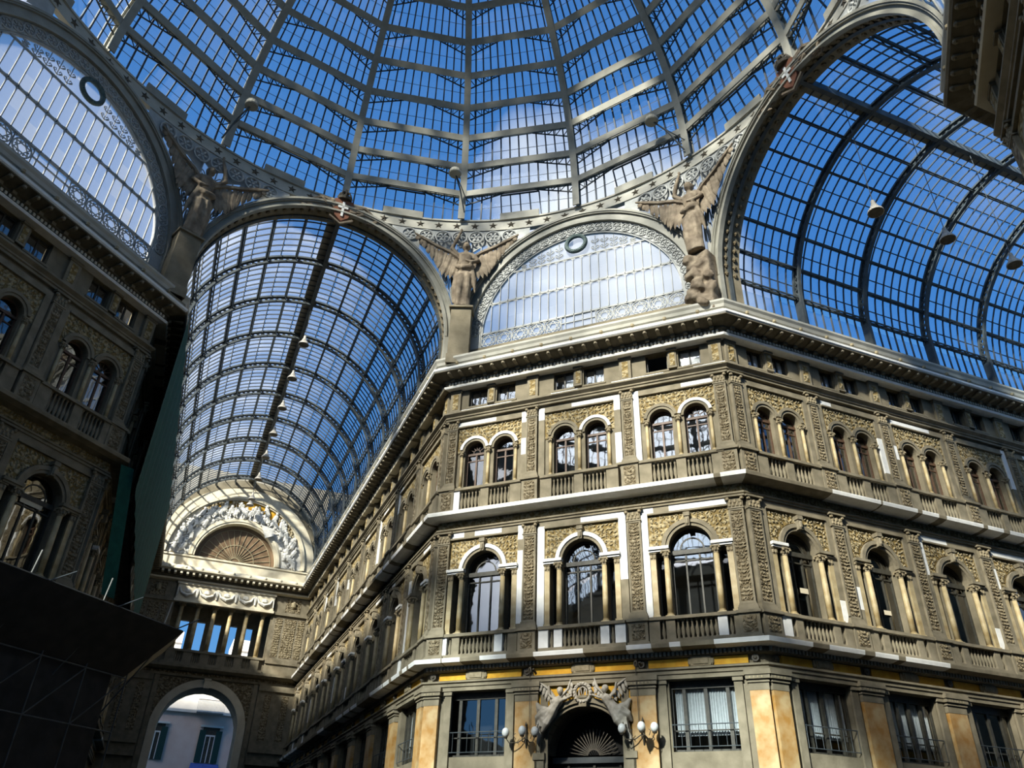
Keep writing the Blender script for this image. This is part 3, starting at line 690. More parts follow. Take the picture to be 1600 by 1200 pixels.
build_facade('center', FC, 'the sunlit corner front with the arched portal', 'sunlit corner front', -S, S, [-4.9, 0, 4.9], [-7.0, -2.5, 2.5, 7.0], 1., T8, T8, True, .5, 3, wh, portal=1,
             bay_txt=lambda i: ['left bay', 'middle bay', 'right bay'][i], blinds={(1, -1): 'half', (1, 1): 'half', (2, -1): 'open', (2, 1): 'blind'})
build_facade('right_wing', FR, 'the wing running to the right', 'right wing', 0, 34, [2.65 + PR * i for i in range(6)], [.38 + 4.47 * i for i in range(7)], .9, T8, 0, True, .6, 11,
             bay_txt=lambda i: ORD[i] + ' bay from corner', blinds={(0, -1): 'half', (0, 1): 'half', (1, -1): 'half', (1, 1): 'half'})
build_facade('left_wing', FL, 'the long wing receding to the left', 'long left wing', -LEFT_LEN, 0, [-2.75 - P45 * i for i in range(9)], [-.4 - P45 * i for i in range(9)] + [-42.1], .95, -1, T8, False, .55, 19,
             bay_txt=lambda i: ORD[i] + ' bay from corner')
build_facade('dark_left', FLC, 'the dark front at the left edge', 'dark left front', -S, S, [-4.9, 0, 4.9], [-7.0, -2.5, 2.5, 7.0], 1., T8, T8, True, .0, 27, zones='PUA',
             bay_txt=lambda i: ['near bay', 'middle bay', 'far bay'][i])
build_facade('far_left', FLL, 'the shaded wing behind the green net', 'netted wing', 0, LEFT_LEN, [2.75 + P45 * i for i in range(9)], [.4 + P45 * i for i in range(9)] + [42.1], .95, T8, -1, False, .1, 33, zones='PU',
             bay_txt=lambda i: ORD[i] + ' bay from corner')
build_facade('dark_right', FRC, 'the dark front at the right edge', 'dark right front', -S, S, [-4.9], [-7.0, -2.5], 1., T8, T8, False, .0, 41, zones='UA', bay_txt=lambda i: 'bay by its corner')
build_facade('far_right', FRR, 'the shaded wing at the right edge', 'far right wing', -34, 0, [-2.65 - PR * i for i in range(4)], [-.38 - 4.47 * i for i in range(5)], .9, 0, T8, False, .0, 47, zones='PUA',
             bay_txt=lambda i: ORD[i] + ' bay from corner')
WHERE[0] = ''
# walls behind the viewer (plain, they close the place)
for az, nm in ((180, 'behind'),):
    b = MB(); b.box(-S, S, 0, .5, 0, 26.5); b.run(-S, S, [(0, 24.4), (.5, 24.5), (1.2, 25), (1.2, 25.6), (0, 25.8)], T8, T8); b.run(-S, S, [(0, 16.5), (.8, 16.7), (.8, 16.9), (0, 17)], T8, T8); b.run(-S, S, [(0, 9.5), (.8, 9.7), (.8, 9.9), (0, 10)], T8, T8)
    tag(link('wall_' + nm, b.mesh('wall', [STUCCO]), None, side(az)), 'stucco front opposite the sunlit corner', 'wall', kind='structure')
for az in (135, -135):
    for sg in (-1, 1):
        S_ = S_ARM; b = MB(); b.box(min(sg * S_, sg * (S_ + .5)), max(sg * S_, sg * (S_ + .5)), 0, 24, 0, 26.5); b.box(min(sg * S_, sg * (S_ - 1.2)), max(sg * S_, sg * (S_ - 1.2)), 0, 24, 24.9, 25.6)
        tag(link('wall_arm', b.mesh('wall', [STUCCO]), None, side(az)), 'stucco side wall of the rear %s arm, its %s side' % ('right' if az > 0 else 'left', 'left' if sg < 0 else 'right'), 'wall', kind='structure')
b = MB(); b.box(-80, 80, -80, 80, -.2, 0)
tag(link('floor', b.mesh('floor', [FLOOR])), 'pale marble paved floor of the arcade', 'floor', kind='structure')

# ------------------------------------------------------------------ portal of the middle bay
t = thing('portal_arch', 'round arched stone portal of the middle bay with keystone', 'arch', FC)
link('archivolt', one([TRIM], lambda b: (b.ring(0, 6.0, 1.73, 1.86, -.1, .1, 0, PI, 28), b.ring(0, 6.0, 1.86, 2.06, -.1, .2, 0, PI, 28), b.pb(-2.1, -1.7, 0, .2, 0, 5.75), b.pb(1.7, 2.1, 0, .2, 0, 5.75), b.pb(-2.16, -1.66, 0, .26, 5.75, 6.0), b.pb(1.66, 2.16, 0, .26, 5.75, 6.0))), t)
link('keystone', one([TRIM], lambda b: (b.pb(-.16, .16, 0, .3, 7.68, 8.08), b.pb(-.2, .2, 0, .34, 8.0, 8.1))), t)
b = MB(); n = 40
for q in range(n):
    ua = -2.05 + 4.1 * q / n; ub = ua + 4.1 / n; um = (ua + ub) / 2
    b.pb(ua, ub, 0, .05, 6.0 + math.sqrt(max(0, 2.06 ** 2 - um * um)) - .05, 8.58)
link('ochre_spandrel', b.mesh('spandrel', [OCHRE]), t)['label'] = 'bright ochre spandrel'
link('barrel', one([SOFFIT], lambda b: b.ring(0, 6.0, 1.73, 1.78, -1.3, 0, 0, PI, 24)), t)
g = thing('fanlight_grille', 'dark iron sunburst fanlight inside the portal arch', 'grille', FC @ at(0, -1.1, 6.0))
link('sunburst', one([BRONZE], lambda b: ([b.bar((.28 * math.cos(PI * q / 20), 0, .28 * math.sin(PI * q / 20)), (1.05 * math.cos(PI * q / 20), 0, 1.05 * math.sin(PI * q / 20)), .035) for q in range(21)], b.ring(0, 0, .24, .29, -.03, .03, 0, PI, 16))), g)
link('transom', one([IRONDK], lambda b: b.box(-1.75, 1.75, -.1, .1, -.25, 0)), g)

tag(link('door_1', one([DARKF], lambda b: (b.pb(-1.7, 1.7, -1.25, -1.2, 0, 5.75), [b.pb(x - .05, x + .05, -1.2, -1.12, 0, 5.7) for x in (-1.1, 0, 1.1)], b.pb(-1.7, 1.7, -1.2, -1.12, 4.6, 4.75))), None, FC), 'dark panelled door under the fanlight of the portal', 'door', kind='structure')

def remeshed(name, b, mat, voxel, smooth=True):
    me = b.mesh(name, [mat], smooth); o = bpy.data.objects.new(name, me); col.objects.link(o)
    m = o.modifiers.new('r', 'REMESH'); m.mode = 'VOXEL'; m.voxel_size = voxel; m.use_smooth_shade = smooth
    s = o.modifiers.new('s', 'SMOOTH'); s.iterations = 2; s.factor = .5
    dg = bpy.context.evaluated_depsgraph_get(); dg.update()
    r = bpy.data.meshes.new_from_object(o.evaluated_get(dg)); bpy.data.objects.remove(o)
    r.materials.clear(); r.materials.append(mat); return r
def limb(b, pts, rs, n=8, flat=1.): b.tube(pts, rs, n, 0, False, flat)
def ball(b, c, r):
    rs = [(math.sin(PI * i / 8) + 1e-3, -math.cos(PI * i / 8)) for i in range(9)]
    b.lathe([(a * r[0], z * r[2]) for a, z in rs], 10, c, 0, 1, r[1] / r[0])
def wing(b, pts_top, pts_bot, y, th=.05, fw=1., sweep=0.):
    """a wing as overlapping feathers laid between a leading edge and a ragged trailing edge"""
    n = len(pts_top)
    for i in range(n - 1):
        for k in range(3):
            f = (i + k / 3) / (n - 1) * (n - 1); j = int(f); w = f - j
            lerp = lambda P: (P[j][0] * (1 - w) + P[j + 1][0] * w, P[j][1] * (1 - w) + P[j + 1][1] * w)
            a, c = lerp(pts_top), lerp(pts_bot)
            L = math.hypot(c[0] - a[0], c[1] - a[1]); ang = math.atan2(c[0] - a[0], c[1] - a[1])
            b.blob(((a[0] + c[0]) / 2, y - .03 * ((i + k) % 2) - sweep * (a[0] + c[0]) ** 2 / 4, (a[1] + c[1]) / 2), ((.17 + .05 * (L > 1.5)) * fw, th, L * .56), ang)
    b.tube([(x, y - .05 - sweep * x * x, z) for x, z in pts_top], [.14 * fw] * (n - 1) + [.05 * fw], 6)

# reclining winged figures over the portal, and the wreath between them
for sg, lab, sd in ((-1, 'reclining winged figure left of the portal wreath', 'L'), (1, 'reclining winged figure right of the portal wreath', 'R')):
    b = MB()
    limb(b, [(sg * .98, -.3, 8.1), (sg * 1.02, -.32, 7.95), (sg * 1.2, -.34, 7.7), (sg * 1.38, -.32, 7.45)], [.09, .22, .2, .28])
    ball(b, (sg * .95, -.34, 8.3), (.12, .13, .15)); ball(b, (sg * .93, -.45, 8.28), (.03, .04, .04))
    limb(b, [(sg * 1.38, -.32, 7.45), (sg * 1.58, -.4, 7.2), (sg * 1.78, -.28, 6.95)], [.28, .26, .17])
    limb(b, [(sg * 1.78, -.28, 6.95), (sg * 1.88, -.24, 6.6), (sg * 1.93, -.26, 6.4)], [.15, .1, .07])
    limb(b, [(sg * 1.93, -.26, 6.4), (sg * 1.9, -.36, 6.33)], [.06, .04])
    limb(b, [(sg * 1.4, -.3, 7.5), (sg * 1.7, -.3, 7.55), (sg * 1.86, -.26, 7.78)], [.17, .15, .05])
    limb(b, [(sg * 1.1, -.34, 7.95), (sg * .72, -.4, 7.98), (sg * .42, -.34, 8.12)], [.08, .06, .045])
    limb(b, [(sg * 1.15, -.32, 8.0), (sg * 1.4, -.36, 8.15), (sg * 1.45, -.32, 8.55)], [.08, .06, .045])
    ball(b, (sg * .97, -.27, 8.36), (.15, .14, .13)); ball(b, (sg * 1.02, -.44, 7.88), (.1, .1, .1)); ball(b, (sg * 1.2, -.46, 7.9), (.1, .1, .1))
    limb(b, [(sg * 1.3, -.4, 7.6), (sg * 1.62, -.5, 7.42), (sg * 1.9, -.36, 7.3), (sg * 2.02, -.24, 7.05)], [.12, .2, .16, .05])
    limb(b, [(sg * 1.35, -.42, 7.35), (sg * 1.5, -.52, 7.05), (sg * 1.72, -.4, 6.75)], [.16, .17, .06])
    limb(b, [(sg * 1.55, -.3, 7.6), (sg * 1.85, -.34, 7.62), (sg * 2.0, -.26, 7.9)], [.14, .18, .06])
    for f in range(6): limb(b, [(sg * (1.2 + .13 * f), -.5, 7.55 - .08 * f), (sg * (1.42 + .1 * f), -.58, 7.2 - .1 * f)], [.045, .02], 5)
    for f in range(4): limb(b, [(sg * (1.25 + .1 * f), -.42, 7.6 - .1 * f), (sg * (1.5 + .1 * f), -.46, 7.28 - .12 * f)], [.05, .03], 5)
    t = thing('winged_figure', lab, 'statue', FC)
    link('body', remeshed('body', b, STONEFIG, .028), t)
    b = MB(); wing(b, [(sg * 1.15, 8.0), (sg * 1.5, 8.45), (sg * 1.95, 8.75)], [(sg * 1.3, 7.75), (sg * 1.65, 8.05), (sg * 1.98, 8.5)], -.2, .03, .45); link('wing', b.mesh('wing', [STONEFIG]), t)
    b = MB(); wing(b, [(sg * 1.0, 8.05), (sg * .62, 8.4), (sg * .5, 8.78)], [(sg * .85, 7.95), (sg * .5, 8.15), (sg * .42, 8.6)], -.2, .03, .45); link('wing', b.mesh('wing', [STONEFIG]), t)
t = thing('wreath_medallion', 'round carved wreath medallion above the portal keystone', 'medallion', FC @ at(0, 0, 8.22))
link('wreath', one([STONEFIG], lambda b: (b.tube([(.34 * math.cos(a), -.25, .34 * math.sin(a)) for a in [PI * q / 10 for q in range(20)]], .08, 6, 0, True), [b.blob((.36 * math.cos(PI * q / 9), -.32, .36 * math.sin(PI * q / 9)), (.05, .04, .07), q) for q in range(18)])), t)
link('monogram', one([STONEFIG], lambda b: (b.tube([(-.16, -.22, -.2), (-.16, -.22, .12), (0, -.22, .24), (.16, -.22, .12), (.16, -.22, -.2)], .035, 6), b.tube([(-.1, -.22, .22), (.0, -.22, -.24), (.1, -.22, .22)], .035, 6))), t)

# bracket lamps with globes and a hoisting chain
for sg, lab in ((-1, 'left of the portal'), (1, 'right of the portal')):
    t = thing('bracket_lamp', 'iron bracket lamp with white globes on the ochre pilaster ' + lab, 'lamp', FC @ at(sg * 2.45, .2, 6.6))
    def br(b):
        b.tube([(0, 0, -.4), (0, -.1, -.2), (0, -.12, .2), (0, 0, .35)], .035, 6)
        for dx, dy in ((-.75, -.45), (.1, -.75), (.55, -.5)):
            b.tube([(0, -.1, 0), (dx * .4, dy * .5, -.22), (dx * .8, dy * .9, -.25), (dx, dy, -.05)], .022, 5)
            b.tube([(dx * .5, dy * .55, -.1), (dx * .65, dy * .7, .05), (dx * .5, dy * .6, .12)], .016, 5)
    link('bracket', one([BRONZE], br), t)
    for dx, dy in ((-.75, -.45), (.1, -.75), (.55, -.5)):
        gl = link('globe', cached('globe', lambda: one([GLOBE], lambda b: ball(b, (0, 0, 0), (.16, .16, .19)), smooth=True)), t, at(dx, -dy, .14))
        link('cap', cached('gcap', lambda: one([BRONZE], lambda b: b.lathe([(.07, -.22), (.1, -.17), (.05, -.14)], 8))), gl)
    link('finial', one([BRONZE], lambda b: b.lathe([(.06, .2), (.02, .4), (.05, .45), (.005, .6)], 8, (0, -.1, 0))), t)
    c_ = thing('hoist_chain', 'thin hoisting chain and pulley hanging above the bracket lamp ' + lab, 'chain', FC @ at(sg * 2.3, .3, 6.9))
    link('chain', one([BRONZE], lambda b: b.tube([(0, 0, 0), (0, -.05, 2.3)], .014, 5)), c_)
    link('pulley', one([BRONZE], lambda b: (b.tube([(.05 * math.cos(a), -.05, 2.3 + .1 * math.sin(a)) for a in [PI * q / 4 for q in range(8)]], .04, 5, 0, True), b.tube([(0, -.05, 2.4), (.1, .1, 2.6)], .03, 5), b.tube([(.15, -.05, 2.35), (.2, .2, 2.2)], .05, 5))), c_)

# ------------------------------------------------------------------ arches, lunettes, ring, pendentives
ZC = 27.9
def arch_mesh(arm):
    b = MB(); r0 = 6.5 if not arm else 6.95; q = .28 if arm else 0
    b.ring(0, ZC, r0, r0 + .12, -.1, .16, 0, PI, 64); b.ring(0, ZC, r0 + .12, 7.02 + q, -.1, .08, 0, PI, 64); b.ring(0, ZC, 7.02 + q, 7.1 + q, -.1, .2, 0, PI, 64); b.ring(0, ZC, 7.1 + q, 7.24 + q, -.1, .26, 0, PI, 64)
    for sg in (-1, 1): b.box(min(sg * r0, sg * (7.24 + q)), max(sg * r0, sg * (7.24 + q)), -.14, .1, 25.7, ZC)
    return b.mesh('archring', [IRON])
def intrados_mesh():
    b = MB(); b.ring(0, ZC, 7.08, 7.6, -1.25, -.1, 0, PI, 64)
    for sg in (-1, 1): b.box(min(sg * 7.08, sg * 7.65), max(sg * 7.08, sg * 7.65), .1, 1.25, 25.7, ZC)
    return b.mesh('intrados', [STUCCO])
for az, lab, arm in ((0, 'over the lunette of the sunlit corner', 0), (-45, 'before the left glass vault', 1), (45, 'before the right glass vault', 1), (-90, 'over the lunette of the dark left front', 0), (90, 'over the lunette of the dark right front', 0), (180, 'over the lunette behind the viewer', 0), (135, 'before the rear right vault', 1), (-135, 'before the rear left vault', 1)):
    t = thing('arch', 'great round iron arch ' + lab, 'arch', side(az))
    link('archivolt', cached(('arch', arm), lambda: arch_mesh(arm)), t)
    if arm:
        link('intrados', cached('intrados', intrados_mesh), t)['label'] = 'brown coffered inner face of the arch'
        if abs(az) == 45:
            for i in range(44):
                for y in (.4, .92):
                    a = PI * (i + .5) / 44; link('boss', cached('bossm', lambda: one([RELIEF], lambda b: b.blob((0, 0, 0), (.15, .14, .11), 0, 0, 7))), t, Matrix.Translation((7.06 * math.cos(a), y, ZC + 7.06 * math.sin(a))) @ Matrix.Rotation(PI / 2 - a, 4, 'Y'))

def rosette(b, c, r, p):
    b.tube([(c[0] + r * math.cos(a), -p, c[1] + r * math.sin(a)) for a in [PI * q / 8 for q in range(16)]], r * .13, 5, 0, True)
    for q in range(6):
        a = PI * q / 3; b.blob((c[0] + r * .52 * math.cos(a), -p, c[1] + r * .52 * math.sin(a)), (r * .17, .04, r * .32), PI / 2 - a, 0, 5)
    b.blob((c[0], -p - .02, c[1]), (r * .2, .05, r * .2))
RG = 5.8
def lunette_frame():
    b = MB()
    b.ring(0, ZC, RG - .02, RG + .08, -.3, -.1, 0, PI, 64); b.box(-6.5, 6.5, .1, .3, 26.85, 27.02); b.box(-RG, RG, .12, .25, 27.96, 28.06)
    for sg in (-1, 1): b.box(min(sg * RG, sg * 6.5), max(sg * RG, sg * 6.5), .12, .3, 26.9, ZC)
    w = .25
    zmid, ztop = 29.98, 32.05
    k = -12
    while k <= 11:
        x = .25 + .5 * k; zt = ZC + math.sqrt(max(0, RG * RG - x * x)) if abs(x) < RG else 0
        if zt > 28.1: b.box(x - .022, x + .022, .12, .2, 27.05 if abs(x) < 1.1 else 28.0, min(zt, ztop))
        # arched heads of the two rows of panes
        for z in (zmid, ztop):
            xc = x + w; hc = ZC + math.sqrt(max(0, RG * RG - (abs(xc) + w) ** 2)) if abs(xc) + w < RG else 0
            if hc > z:
                n = 8; P = [(xc - w * math.cos(PI * i / n), z - w * .8 + w * .8 * math.sin(PI * i / n)) for i in range(n + 1)]
                for i in range(n):
                    (xa, za), (xb, zb) = P[i], P[i + 1]; b.add([(xa, .14, za), (xb, .14, zb), (xb, .14, z + .06), (xa, .14, z + .06)], [(0, 1, 2, 3)])
                if z == zmid:
                    P = [(xc - w * math.cos(PI * i / n), z + .14 + w * .5 - w * .5 * math.sin(PI * i / n)) for i in range(n + 1)]
                    for i in range(n):
                        (xa, za), (xb, zb) = P[i], P[i + 1]; b.add([(xa, .14, z + .05), (xb, .14, z + .05), (xb, .14, zb), (xa, .14, za)], [(0, 1, 2, 3)])
        k += 1
    xm = math.sqrt(RG * RG - (zmid + .08 - ZC) ** 2); b.box(-xm, xm, .12, .22, zmid + .02, zmid + .12)
    xm = math.sqrt(RG * RG - (ztop + .08 - ZC) ** 2); b.box(-xm, xm, .12, .22, ztop + .02, ztop + .1)
    b.box(-1.0, 1.0, .12, .2, 27.5, 27.55)
    return b.mesh('frame', [ZINC])
def lunette_scroll():
    b = MB()
    for k in range(-7, 8):
        x = k * .55; top = ZC + math.sqrt(RG * RG - x * x) - .05; h = top - 32.15
        if h < .25 or abs(x) < .75: continue
        b.tube([(x, .16, 32.15), (x, .16, top - .1)], .025, 4)
        for f in (.25, .6):
            for sg in (-1, 1):
                z = 32.15 + h * f; r = min(.2, h * .25)
                b.tube([(x, .16, z - r * .8), (x + sg * r * .8, .16, z - r * .4), (x + sg * r * 1.1, .16, z + r * .3), (x + sg * r * .6, .16, z + r * .6), (x + sg * r * .4, .16, z + r * .1)], .028, 4)
                b.blob((x + sg * r * .9, .16, z - r * .1), (.05, .03, .11), sg * .9, 0, 5)
    return b.mesh('scroll', [ZINC])
def star_medallion():
    b = MB(); r = .44
    b.tube([(r * math.cos(a), .16, r * math.sin(a)) for a in [PI * q / 10 for q in range(20)]], .04, 5, 0, True)
    for ph in (PI / 2, -PI / 2):
        P = [(r * .92 * math.cos(ph + 2 * PI * q / 3), .16, r * .92 * math.sin(ph + 2 * PI * q / 3)) for q in range(3)]
        for q in range(3): b.bar(P[q], P[(q + 1) % 3], .035, .05)
    for q in range(6):
        a = PI * q / 3; b.blob((r * .72 * math.cos(a), .16, r * .72 * math.sin(a)), (.05, .03, .05), 0, 0, 5)
    for sg in (-1, 1):
        b.box(sg * .49 - .02, sg * .49 + .02, .13, .2, -.47, .47)
        for q in (-1, 1): b.blob((sg * .42, .16, q * .4), (.05, .03, .07), 0, 0, 5)
    return b.mesh('medallion', [ZINC])
def lunette_glass(gm):
    b = MB(); n = 48; y = .22
    xs_ = [-RG + 2 * RG * i / n for i in range(n + 1)]
    for i in range(n):
        a, c = xs_[i], xs_[i + 1]
        for zl, zh in ((27.0, ZC), (ZC, None)):
            za = ZC + math.sqrt(max(0, RG * RG - a * a)) if zh is None else zh; zb = ZC + math.sqrt(max(0, RG * RG - c * c)) if zh is None else zh
            b.add([(a, y, zl), (c, y, zl), (c, y, zb), (a, y, za)], [(0, 1, 2, 3)], 0, [[(x / .5 + .5, z / 2.07) for x, z in ((a, zl), (c, zl), (c, zb), (a, za))]])
    return b.mesh('pane', [gm])
def rosette_band():
    b = MB(); b.ring(0, ZC, 5.86, 6.5, -.26, -.05, 0, PI, 64)
    for sg in (-1, 1): b.box(min(sg * 5.86, sg * 6.5), max(sg * 5.86, sg * 6.5), .05, .26, 26.9, ZC)
    return b.mesh('band', [ZINC])
ros = cached('ros', lambda: one([ZINC], lambda b: rosette(b, (0, 0), .27, .0)))
for az, lab, near in ((0, 'sunlit corner', 1), (-90, 'dark left front', 1), (90, 'dark right front', 0), (180, 'front behind the viewer', 0)):
    F = side(az)
    w = thing(num('window'), 'large glazed lunette with star medallions above the ' + lab, 'lunette window', F, kind='structure')
    link('frame', cached('lf', lunette_frame), w); link('pane', cached(('lg', near or az == 90), lambda: lunette_glass(LUNETTE_GLASS if near or az == 90 else CLEAR_GLASS)), w); link('rosette_band', cached('lb', rosette_band), w)
    if near:
        link('scrollwork', cached('ls', lunette_scroll), w)
        for k in range(-6, 6):
            if k in (-1, 0): continue
            link('star_medallion', cached('lm', star_medallion), w, Matrix.Translation((.49 + .98 * k, 0, 27.5)))
        for k in range(34):
            a = PI * (k + .5) / 34; link('rosette', ros, w, Matrix.Translation((6.18 * math.cos(a), .02, ZC + 6.18 * math.sin(a))) @ Matrix.Rotation(PI / 2 - a, 4, 'Y'))
        link('wreath', cached('lw', lambda: one([VERDI], lambda b: (b.tube([(.58 * math.cos(a), -.02, .58 * math.sin(a)) for a in [PI * q / 14 for q in range(28)]], .13, 8, 0, True), [b.blob((.6 * math.cos(PI * q / 16), -.12, .6 * math.sin(PI * q / 16)), (.05, .05, .09), q * .7) for q in range(32)]))), w, Matrix.Translation((0, 0, 32.98)))

RR, ZR = 18.68, 35.46
t = thing('star_ring', 'painted iron ring beam studded with stars below the glass dome', 'ring beam', Matrix.Identity(4))
def cylring(b, r, z0, z1, th, n=128):
    vs = []; fs = []
    for i in range(n):
        a = 2 * PI * i / n; c, s_ = math.sin(a), math.cos(a)
        vs += [(r * c, r * s_, z0), (r * c, r * s_, z1), ((r + th) * c, (r + th) * s_, z1), ((r + th) * c, (r + th) * s_, z0)]
    for i in range(n):
        a, d = 4 * i, 4 * ((i + 1) % n); fs += [(a, d, d + 1, a + 1), (a + 1, d + 1, d + 2, a + 2), (a + 2, d + 2, d + 3, a + 3), (a + 3, d + 3, d, a)]
    b.add(vs, fs)
b = MB(); cylring(b, RR, ZR, ZR + .84, .25); cylring(b, RR - .08, ZR - .02, ZR + .06, .2); cylring(b, RR - .08, ZR + .78, ZR + .9, .3)
link('ring_band', b.mesh('ring', [PALEIRON]), t)
def star(b):
    P = [((.29 if q % 2 == 0 else .12) * math.sin(PI * q / 5), (.29 if q % 2 == 0 else .12) * math.cos(PI * q / 5)) for q in range(10)]
    vs = [(x, 0, z) for x, z in P] + [(0, -.09, 0)]; b.add(vs, [(q, (q + 1) % 10, 10) for q in range(10)])
stm = one([BRONZE], star)
for k in range(104):
    az = -19.82 + k * 360 / 104
    if min(abs((az - s_ + 180) % 360 - 180) for s_ in (45, -45, 135, -135)) < 3.4: continue
    a = math.radians(az); link('star', stm, t, Matrix.Translation(((RR - .01) * math.sin(a), (RR - .01) * math.cos(a), ZR + .42)) @ Matrix.Rotation(-a, 4, 'Z'))

def pend_surface(az0, sg, th, s):
    """point between the arch of the side at az0 (th along it from the springing, sg the end) and the ring"""
    A_IN, ra = (A_ARM, 7.52) if is_arm(az0) else (globals()['A_IN'], 7.24)
    u = sg * ra * math.cos(th); z = ZC + ra * math.sin(th) if th > 0 else ZC; a = math.radians(az0)
    p = Vector((A_IN * math.sin(a) + u * math.cos(a), A_IN * math.cos(a) - u * math.sin(a), z))
    b_ = a + math.atan2(u, A_IN); q = Vector(((RR - .02) * math.sin(b_), (RR - .02) * math.cos(b_), ZR))
    return p.lerp(q, s)
for vz, lab in ((-22.5, 'between the left vault and the sunlit lunette'), (22.5, 'between the sunlit lunette and the right vault'), (-67.5, 'between the dark left lunette and the left vault'), (67.5, 'between the right vault and the dark right front'), (112.5, 'behind the viewer on the right'), (157.5, 'behind the viewer, right of the rear lunette'), (-112.5, 'behind the viewer on the left'), (-157.5, 'behind the viewer, left of the rear lunette')):
    t = thing('pendentive', 'openwork iron pendentive ' + lab, 'pendentive', Matrix.Identity(4))
    near = abs(vz) < 70
    gl = MB(); fr = MB(); pan = MB()
    zsplit = 34.2
    for az0, sg in ((vz - 22.5, 1), (vz + 22.5, -1)):
        n = 12; THM = 1.15
        G = [[pend_surface(az0, sg, THM * i / n, j / 6) for j in range(7)] for i in range(n + 1)]
        for i in range(n):
            for j in range(6):
                q = [G[i][j], G[i + 1][j], G[i + 1][j + 1], G[i][j + 1]]; zc = sum(v.z for v in q) / 4
                (pan if zc > zsplit else gl).add(q, [(0, 1, 2, 3)], 0, [[(.5, .5)] * 4])
        va = math.radians(vz); vx = A_IN / math.cos(PI / 8)
        e0 = Vector((vx * math.sin(va), vx * math.cos(va), ZC)); e1 = Vector((RR * math.sin(va), RR * math.cos(va), ZR))
        for j in range(6):
            q = [G[0][j], G[0][j + 1], e0.lerp(e1, (j + 1) / 6), e0.lerp(e1, j / 6)]
            (pan if q[0].z > zsplit else gl).add(q, [(0, 1, 2, 3)], 0, [[(.5, .5)] * 4])
        if near:
            inw = Vector((-math.sin(va), -math.cos(va), 0)) * .06
            for i in (2, 4, 6): 
                for j in range(6):
                    if G[i][j].z < zsplit: fr.bar(G[i][j] + inw, G[i][j + 1] + inw, .06, .06)
            for j in (2, 3, 4):
                for i in range(n):
                    if G[i][j].z < zsplit: fr.bar(G[i][j] + inw, G[i + 1][j] + inw, .06, .06)
            # rings of the openwork between arch and ring beam
            for i in (1, 3, 5, 7):
                for j in (1, 2, 3, 4, 5):
                    c = G[i][j]
                    if c.z > zsplit - .3 or (j in (1,) and i > 5): continue
                    ex = (G[i + 1][j] - G[i - 1][j]); ez = (G[i][j + 1] - G[i][j - 1]) if j < 6 else Vector((0, 0, 1)); ex.normalize(); ez.normalize()
                    for r in (.38, .2):
                        P = [c + inw * 1.5 + ex * (r * math.cos(a)) + ez * (r * math.sin(a)) for a in [PI * q / 7 for q in range(14)]]; fr.tube(P, .035, 4, 0, True)
                    for q in range(4):
                        a = PI * q / 2 + .6; fr.tube([c + inw * 1.5, c + inw * 1.5 + (ex * math.cos(a) + ez * math.sin(a)) * .38], .03, 4)
    link('glass_backing', gl.mesh('glass', [LUNETTE_GLASS]), t); link('frieze_panel', pan.mesh('panel', [ZINC]), t)
    if near:
        link('lattice', fr.mesh('lattice', [ZINC]), t)
        for k in range(-7, 8):
            az = vz + k * 3.15; a = math.radians(az); r = RR - .1
            off = abs(((az + 22.5) % 45) - 22.5); u = A_IN * math.tan(math.radians(off)); zt = ZC + math.sqrt(max(0, 7.3 ** 2 - u * u))
            if zt > 34.35: continue
            link('rosette', cached('ros2', lambda: one([ZINC], lambda b: rosette(b, (0, 0), .44, 0))), t, Matrix.Translation((r * math.sin(a), r * math.cos(a), 34.86)) @ Matrix.Rotation(-a, 4, 'Z'))

# ------------------------------------------------------------------ angels on the pendentives
def angel_body(mirror):
    b = MB(); g = -1 if mirror else 1
    limb(b, [(0, .0, .0), (0, -.02, .7), (.02, -.05, 1.6), (.03, -.05, 2.4), (0, -.02, 3.0)], [.5, .46, .48, .46, .34], 12, .75)
    limb(b, [(-.2, -.25, .05), (-.22, -.4, 1.2), (-.18, -.25, 2.3)], [.14, .2, .24]); limb(b, [(.22, -.1, .05), (.24, -.25, 1.3), (.2, -.2, 2.4)], [.13, .18, .24])
    limb(b, [(0, 0, 2.9), (0, -.05, 3.4), (0, -.04, 3.85), (0, 0, 4.2)], [.34, .38, .44, .2], 12, .7)
    limb(b, [(-.45, 0, 4.02), (0, .0, 4.1), (.45, 0, 4.02)], [.17, .2, .17])
    limb(b, [(0, 0, 4.15), (0, -.03, 4.45)], [.15, .13]); ball(b, (0, -.06, 4.68), (.23, .26, .33)); ball(b, (0, .08, 4.74), (.27, .24, .3))
    ball(b, (0, -.31, 4.64), (.045, .07, .08)); ball(b, (0, -.26, 4.5), (.1, .06, .04)); ball(b, (-.17, .05, 3.62), (.15, .3, .15)); ball(b, (.17, .05, 3.62), (.15, .3, .15))
    limb(b, [(-g * .48, 0, 4.02), (-g * .85, -.15, 4.45), (-g * .6, -.25, 5.1), (-g * .38, -.2, 5.75)], [.17, .15, .12, .08]); ball(b, (-g * .36, -.2, 5.9), (.1, .09, .13))
    limb(b, [(g * .48, 0, 4.0), (g * .78, -.15, 3.45), (g * .45, -.45, 3.15), (g * .15, -.5, 3.2)], [.17, .15, .12, .08]); ball(b, (g * .1, -.5, 3.22), (.1, .09, .1))
    limb(b, [(-.5, -.2, 3.0), (-.1, -.4, 2.75), (.35, -.35, 2.85), (.55, -.1, 3.0)], [.14, .2, .2, .12])   # sash
    limb(b, [(g * .4, -.2, 2.9), (g * .62, -.15, 2.0), (g * .7, 0, 1.1)], [.16, .15, .05])                 # loose drapery
    limb(b, [(-g * .45, .05, 2.7), (-g * .6, .1, 1.6), (-g * .55, .1, .4)], [.14, .14, .06])
    return remeshed('angel', b, STATUE, .06)
